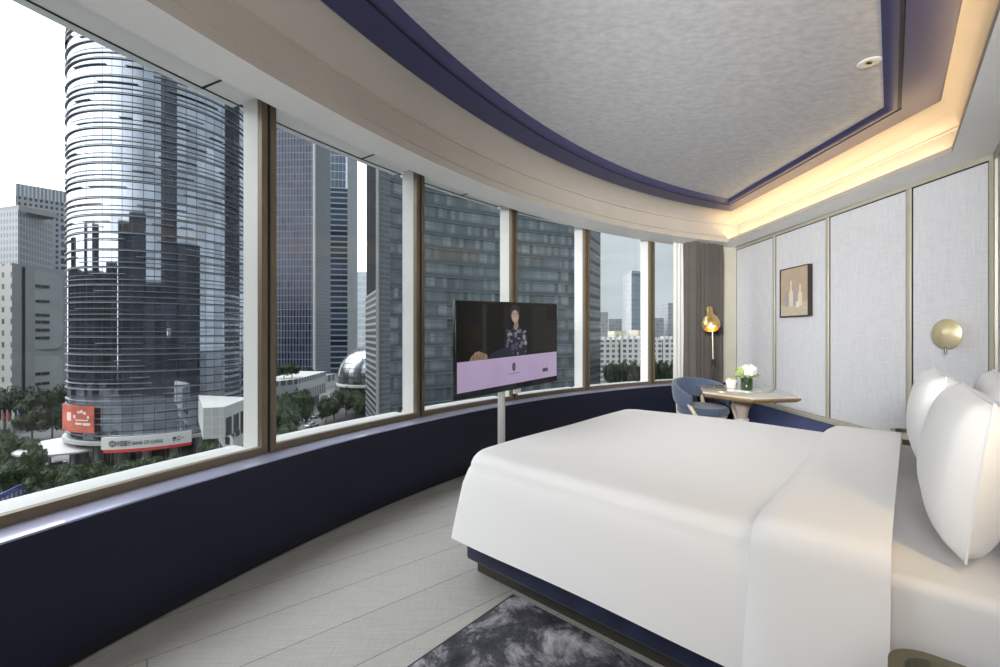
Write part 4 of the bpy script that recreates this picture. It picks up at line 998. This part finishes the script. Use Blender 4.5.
# --- podium with roof garden in the second window
pd = empty('garden_podium', (*G(280, 150), GZ), label='low white podium with a green roof garden at the foot of the striped tower', cat='building')
q0, q1 = G(240, 132), G(297, 150)
zp = Zat(379, 150)
rel(bldg('podium_floor', [q0, q1, (q1[0]-2, q1[1]+30), (q0[0]-5, q0[1]+50)], zp-8.5, zp, facade('podium_wall', (.16, .17, .19), (.50, .51, .52), 2.6, 8.0, .3, .36, .3, .3, .1), M_light, pd), pd)
rel(bldg('podium_base', [(q0[0]+1, q0[1]+2), (q1[0]-2, q1[1]+2), (q1[0]-4, q1[1]+28), (q0[0]-4, q0[1]+48)], GZ, zp-8.5, mat('podium_dark', (.12, .13, .13), .6), M_light, pd), pd)

# --- far city through the right windows
def far(name, p0, p1, Y, ytop, m, label, cat='building', d=25, group=None):
    o = bldg(name, [G(p0, Y), G(p1, Y), (G(p1, Y)[0], Y+d), (G(p0, Y)[0], Y+d)], GZ, Zat(ytop, Y), m, M_roof); return tag(o, label, cat, group)
tt = empty('tall_far_tower', (*G(633, 450), GZ), label='tall grey glass tower rising over the low city in the right window', cat='building')
h0, h1, h2 = G(626, 462), G(631.5, 450), G(641.5, 458)
rel(bldg('tower_floors', [h0, h1, h2, (h2[0]-4, h2[1]+14), (h0[0], h0[1]+10)], GZ, Zat(273.5, 450), [facade('far_light', (.28, .30, .31), (.33, .35, .36), 4, 5, .1, .2, .1, .3, .2), facade('far_dark', (.20, .24, .30), (.25, .29, .34), 3, 5, .15, .2, .15, .3, .2)]+[M_conc]*3, M_roof, tt), tt)
rel(bldg('roof_cap', [(h0[0]+1, h0[1]-1), (h1[0], h1[1]-1), (h2[0]+.5, h2[1]-1), (h2[0]-4, h2[1]+10)], Zat(273.5, 450), Zat(270.5, 450), M_conc, M_roof, tt), tt)
M_fa = facade('far_blue', (.20, .215, .23), (.27, .285, .30), 4, 4, .3, .3, .2, .5, 0); M_fb = facade('far_cream', (.42, .38, .28), (.55, .51, .42), 4, 4, .4, .3, .2, .5, 0)
far('far_block', 598, 608, 520, 312, M_fa, 'blue grey far block left of the tall far tower'); far('far_block', 608.5, 622, 560, 319, M_fa, 'wide grey far block with a flat roof left of the tall far tower')
far('cream_block', 614.5, 626, 400, 331, M_fb, 'cream apartment block in front of the grey far blocks'); far('cream_block', 637.5, 646, 390, 330, M_fb, 'cream apartment block just right of the tall far tower')
far('far_block', 652, 664, 500, 318, M_fa, 'grey far block in the last window before the curtain'); far('far_block', 664, 676, 548, 318, M_fa, 'stepped far tower base beside the curtain')
far('far_block', 668, 674, 515, 303, M_fa, 'narrow stepped far tower top beside the curtain')
far('low_roof', 600, 613, 330, 337, M_conc, 'low pale roofed hall at the foot of the far blocks')
M_res = facade('apartment_white', (.13, .13, .13), (.55, .55, .53), 3.4, 3.1, .45, .42, .5, .5, 0)
for i, (a, b_, yt, lb) in enumerate(((598, 619, 338.5, 'white apartment slab with small windows behind the park trees'), (620.5, 645, 337, 'longer white apartment slab behind the park trees'), (650, 662, 339, 'white apartment slab seen in the last window'), (663, 680, 337.5, 'white apartment slab next to the curtain'))):
    r_ = empty('apartment_slab', (*G((a+b_)/2, 262), GZ), label=lb, cat='building', group='white apartment slabs')
    rel(bldg('apartment_floors', [G(a, 262), G(b_, 262), (G(b_, 262)[0], 274), (G(a, 262)[0], 274)], GZ, Zat(yt+1.5, 262), M_res, M_light, r_), r_)
    rr_ = MB()
    nb2 = 4
    for k in range(nb2):
        pa = a+(b_-a)*(k+.15)/nb2; pb_ = a+(b_-a)*(k+.55)/nb2; u0, u1 = G(pa, 264), G(pb_, 264); rr_.box(u0[0], u1[0], 264, 270, Zat(yt+1.5, 262), Zat(yt-1.2, 262))
    rel(rr_.build('roof_boxes', M_light, r_), r_)

# --- towers across the road behind the hotel: they stand in the round tower's reflection
def mirrored(name, pa, pb_, ytop, D, label, m, th=18, z1=None):
    P = []
    for px in (pa, pb_):
        h_ = hit(px); n_ = ((h_[0]-TC[0])/TR, (h_[1]-TC[1])/TR); d_ = hypot(*h_); v = (h_[0]/d_, h_[1]/d_)
        k = v[0]*n_[0]+v[1]*n_[1]; r_ = (v[0]-2*k*n_[0], v[1]-2*k*n_[1]); P.append((h_[0]+r_[0]*D, h_[1]+r_[1]*D, r_, d_))
    A_, B_ = P; zt_ = z1 or CAMH+(A_[3]+D)*(HY-ytop)/hypot(F, (pa+pb_)/2-CX)
    mx_, my_ = (A_[2][0]+B_[2][0])/2*th, (A_[2][1]+B_[2][1])/2*th
    o = bldg(name, [A_[:2], B_[:2], (B_[0]+mx_, B_[1]+my_), (A_[0]+mx_, A_[1]+my_)], GZ, zt_, m, M_roof)
    return tag(o, label, 'building')
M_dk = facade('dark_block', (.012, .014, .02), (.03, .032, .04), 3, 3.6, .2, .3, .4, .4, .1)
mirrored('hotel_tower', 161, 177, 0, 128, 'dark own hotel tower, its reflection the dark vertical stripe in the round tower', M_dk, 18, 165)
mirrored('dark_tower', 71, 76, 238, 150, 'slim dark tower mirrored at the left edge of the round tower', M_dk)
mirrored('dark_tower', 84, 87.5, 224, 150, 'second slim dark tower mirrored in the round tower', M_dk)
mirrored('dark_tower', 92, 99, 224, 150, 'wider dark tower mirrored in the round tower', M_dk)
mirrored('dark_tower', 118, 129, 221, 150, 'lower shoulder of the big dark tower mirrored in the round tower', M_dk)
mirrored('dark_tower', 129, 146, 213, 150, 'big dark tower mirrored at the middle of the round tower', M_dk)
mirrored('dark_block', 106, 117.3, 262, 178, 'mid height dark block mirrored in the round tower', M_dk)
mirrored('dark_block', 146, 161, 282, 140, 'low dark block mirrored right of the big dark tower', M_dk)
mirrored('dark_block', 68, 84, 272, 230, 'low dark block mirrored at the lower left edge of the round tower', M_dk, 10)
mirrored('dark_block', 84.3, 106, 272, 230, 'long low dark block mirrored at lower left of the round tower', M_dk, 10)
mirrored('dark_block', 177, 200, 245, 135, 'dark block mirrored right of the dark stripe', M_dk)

# --- trees, hedges, cars and poles
M_lf = [mat('foliage_dark', (.024, .040, .016), .7, var=(1.5, .45)), mat('foliage_mid', (.045, .072, .026), .7, var=(1.5, .4)), mat('foliage_light', (.085, .125, .065), .7, var=(1.5, .35))]
M_bark = mat('bark', (.10, .08, .06), .8)
def crown_mesh(seed, m):
    rd = random.Random(seed); mb = MB()
    for _ in range(9):
        a = rd.uniform(0, 2*pi); r = rd.uniform(0, .62); c = (r*cos(a), r*sin(a), rd.uniform(.45, .8)); s_ = rd.uniform(.28, .42)
        q = blob(c, s_, 130, .055, rd.randint(0, 9999), .7); mb.add(q.v, q.f)
        q = MB().lathe([(.001, -.6*s_), (.7*s_, -.2*s_), (.75*s_, .15*s_), (.001, .6*s_)], 8, c); mb.add(q.v, q.f)
    me_ = mb.mesh('crown'); me_.materials.append(m); return me_
CR = [[crown_mesh(20+i*3+j, M_lf[i]) for j in range(2)] for i in range(3)]
TRK = MB().tube([(0, 0, 0), (.02, 0, .3), (0, .03, .6)], [.05, .035, .02], 7).mesh('trunk'); TRK.materials.append(M_bark)
def tree(X, Y, h, wd, kind, label, group, z=GZ):
    r = empty('tree', (X, Y, z), random.uniform(0, 6), label=label, cat='tree', group=group)
    for nm, me_ in (('crown', CR[kind][random.randint(0, 1)]), ('trunk', TRK)):
        o = bpy.data.objects.new(nm, me_); COL.objects.link(o); o.parent = r
    r.scale = (wd, wd, h)
    return r
ORD = ['leftmost', 'second from the left', 'third from the left', 'fourth from the left', 'fifth from the left', 'sixth from the left', 'seventh from the left', 'eighth from the left', 'ninth from the left', 'tenth from the left', 'eleventh from the left', 'twelfth from the left', 'thirteenth from the left', 'fourteenth from the left', 'fifteenth from the left', 'sixteenth from the left', 'seventeenth from the left', 'eighteenth from the left']
def trees(lst, kind, label0, group):
    for i_, (px, pybase, pytop, wpx) in enumerate(sorted(lst)):
        label = label0+', '+ORD[i_]
        X, Y = gp(px, pybase); h = (pybase-pytop)*Y/F; tree(X, Y, h/.98, wpx*Y/F/1.45, kind, label, group)
trees([(5, 432, 388, 34), (22, 428, 392, 30), (40, 424, 386, 30), (56, 424, 386, 26), (64, 420, 390, 18), (-12, 430, 390, 30), (32, 440, 408, 26), (52, 438, 405, 24)], 0, 'dark broad street tree in the group below the white rounded building', 'trees below the rounded building')
trees([(-6, 470, 432, 34), (12, 476, 436, 34), (30, 488, 448, 30), (8, 500, 462, 36)], 1, 'green tree at the lower left corner of the left window', 'trees at the lower left')
trees([(44, 500, 468, 24), (62, 498, 466, 24), (82, 496, 464, 26), (103, 492, 462, 26), (124, 490, 461, 24), (143, 486, 460, 24), (160, 482, 457, 20), (178, 478, 454, 20)], 1, 'small street tree in the row before the round tower columns', 'street trees before the round tower')
trees([(210, 468, 440, 20), (226, 466, 440, 20)], 1, 'small tree below the white bay building', 'trees below the white bay building')
trees([(282, 440, 398, 26), (297, 432, 392, 24), (306, 424, 390, 16), (272, 446, 400, 24), (290, 446, 410, 22)], 2, 'pale green street tree at the foot of the second window', 'street trees in the second window')
trees([(334, 420, 392, 22), (346, 416, 386, 20), (356, 418, 390, 18), (364, 420, 395, 16), (326, 424, 402, 14)], 1, 'green tree in front of the ball shaped hall', 'trees before the sphere hall')
trees([(303, 394, 370, 14), (311, 391, 369, 12)], 0, 'small dark tree at the foot of the striped tower', 'trees by the striped tower')
rd = random.Random(5)
park = []
for px in list(range(606, 648, 5))+list(range(652, 688, 5)):
    park += [(px, 378+rd.uniform(-1, 2), 350+rd.uniform(-1, 3), 9), (px+2, 392, 362+rd.uniform(-3, 3), 13)]
trees([p for p in park if p[1] < 385], 0, 'dark park tree in the back row below the white apartment slabs', 'park trees in the right windows')
trees([p for p in park if p[1] >= 385], 0, 'dark park tree in the front row of the right windows', 'park trees in the right windows')
for px, Y, w_ in ((276, 150, 'left'), (284, 152, 'middle'), (292, 154, 'right')):
    X, _ = G(px, Y); tree(X, Y, 5, 3.4, 1, 'small tree on the podium roof garden, the %s one of three' % w_, 'roof garden trees', zp)
M_cb = {k: mat('car_'+k, c, .25, spec=.6, coat=.5) for k, c in (('white', (.7, .7, .7)), ('black', (.02, .02, .022)), ('silver', (.35, .36, .38)))}
M_cg = mat('car_glass', (.02, .022, .025), .1); M_ty = mat('tyre', (.012, .012, .012), .8)
def car(px, py, rot, col, label):
    X, Y = gp(px, py); r = empty('car', (X, Y, GZ), rot, label=label, cat='car')
    prof = [(-2.2, .35), (-2.25, .75), (-2.0, .95), (-1.4, 1.0), (1.0, 1.0), (2.0, .85), (2.25, .6), (2.2, .35)]
    def ext(m, pr, y): n = len(pr); return m.add([(x, -y, z) for x, z in pr]+[(x, y, z) for x, z in pr], [tuple(range(n)), tuple(range(2*n-1, n-1, -1))]+[(i, (i+1) % n, n+(i+1) % n, n+i) for i in range(n)])
    ext(MB(), prof, .88).build('body', M_cb[col], r, bevel=.08)
    ext(MB(), [(-1.7, .98), (-1.1, 1.42), (.3, 1.42), (1.1, .98)], .76).build('windows', M_cg, r, bevel=.05)
    MB().box(-1.05, .25, -.72, .72, 1.41, 1.46).build('roof', M_cb[col], r)
    for wx_ in (-1.35, 1.35):
        for sy in (-1, 1):
            m = MB().lathe([(.33, -.1), (.33, .1)], 14); m.v = [(x+wx_, z+sy*.82, y+.33) for x, y, z in m.v]; m.build('wheel', M_ty, r)
car(65, 484, .1, 'white', 'white car on the street before the round tower'); car(60, 468.5, .25, 'silver', 'silver car left of the round canopy'); car(26, 461, .9, 'black', 'black car by the trees at lower left')
car(50, 447, .2, 'silver', 'silver car far up the road left of the round tower'); car(318, 418, 1.0, 'silver', 'silver car on the path in the second window'); car(312, 427, 1.2, 'white', 'white car on the path in the second window')
hd_ = empty('blue_hoarding', (*gp(15, 505), GZ), label='blue construction hoarding with white marks at the bottom left corner of the window', cat='hoarding')
pA_, pB_ = gp(-12, 520), gp(33, 495)
rel(MB().obox(pA_, pB_, .2, GZ, GZ+3.0).build('panels', mat('hoarding_blue', (.10, .13, .42), .6, var=(.6, .3)), hd_), hd_)
mk = MB()
for k in range(7):
    t0 = .25+k*.1; a_ = (pA_[0]+(pB_[0]-pA_[0])*t0, pA_[1]+(pB_[1]-pA_[1])*t0); b2_ = (pA_[0]+(pB_[0]-pA_[0])*(t0+.05), pA_[1]+(pB_[1]-pA_[1])*(t0+.05)); mk.obox(a_, b2_, .26, GZ+1.3, GZ+2.2)
rel(mk.build('marks', mat('hoarding_white', (.6, .6, .65), .6), hd_), hd_)
for i, (px, col) in enumerate(((2, 'red'), (7, 'red'), (12, 'white'), (17.5, 'blue'))):
    X, Y = gp(px, 441); r = empty('flagpole', (X, Y, GZ), label='white flagpole with a %s flag, %s in the row at far left' % (col, ['first', 'second', 'third', 'last'][i]), cat='flagpole', group='flagpoles')
    MB().lathe([(.14, 0), (.09, 8.0)], 8).build('pole', M_light, r); MB().lathe([(.001, -.15), (.15, 0), (.001, .15)], 8, (0, 0, 8.0)).build('finial', M_light, r)
    MB().add([(0.05, 0, 7.8), (.5, .1, 7.3), (.55, .2, 5.8), (.1, 0, 5.4)], [(0, 1, 2, 3)]).build('flag', mat('flag_'+col, {'red': (.4, .06, .05), 'white': (.6, .6, .6), 'blue': (.08, .1, .3)}[col], .8), r, solid=.03)
def lamp_post(px, py, top, lbl):
    X, Y = gp(px, py); h = (py-top)*Y/F; r = empty('street_lamp', (X, Y, GZ), label=lbl, cat='lamp', group='street lamps')
    MB().tube([(0, 0, 0), (0, 0, h*.95), (.5, 0, h), (1.3, 0, h)], .10, 6).build('post', M_light, r); MB().box(1.0, 1.9, -.15, .15, h-.08, h+.06).build('lamp_head', M_light, r)
lamp_post(333, 405, 383, 'pale street lamp post beside the path in the second window'); lamp_post(628, 384, 366, 'taller white lamp post before the park trees'); lamp_post(631.5, 384, 370, 'shorter white lamp post before the park trees')
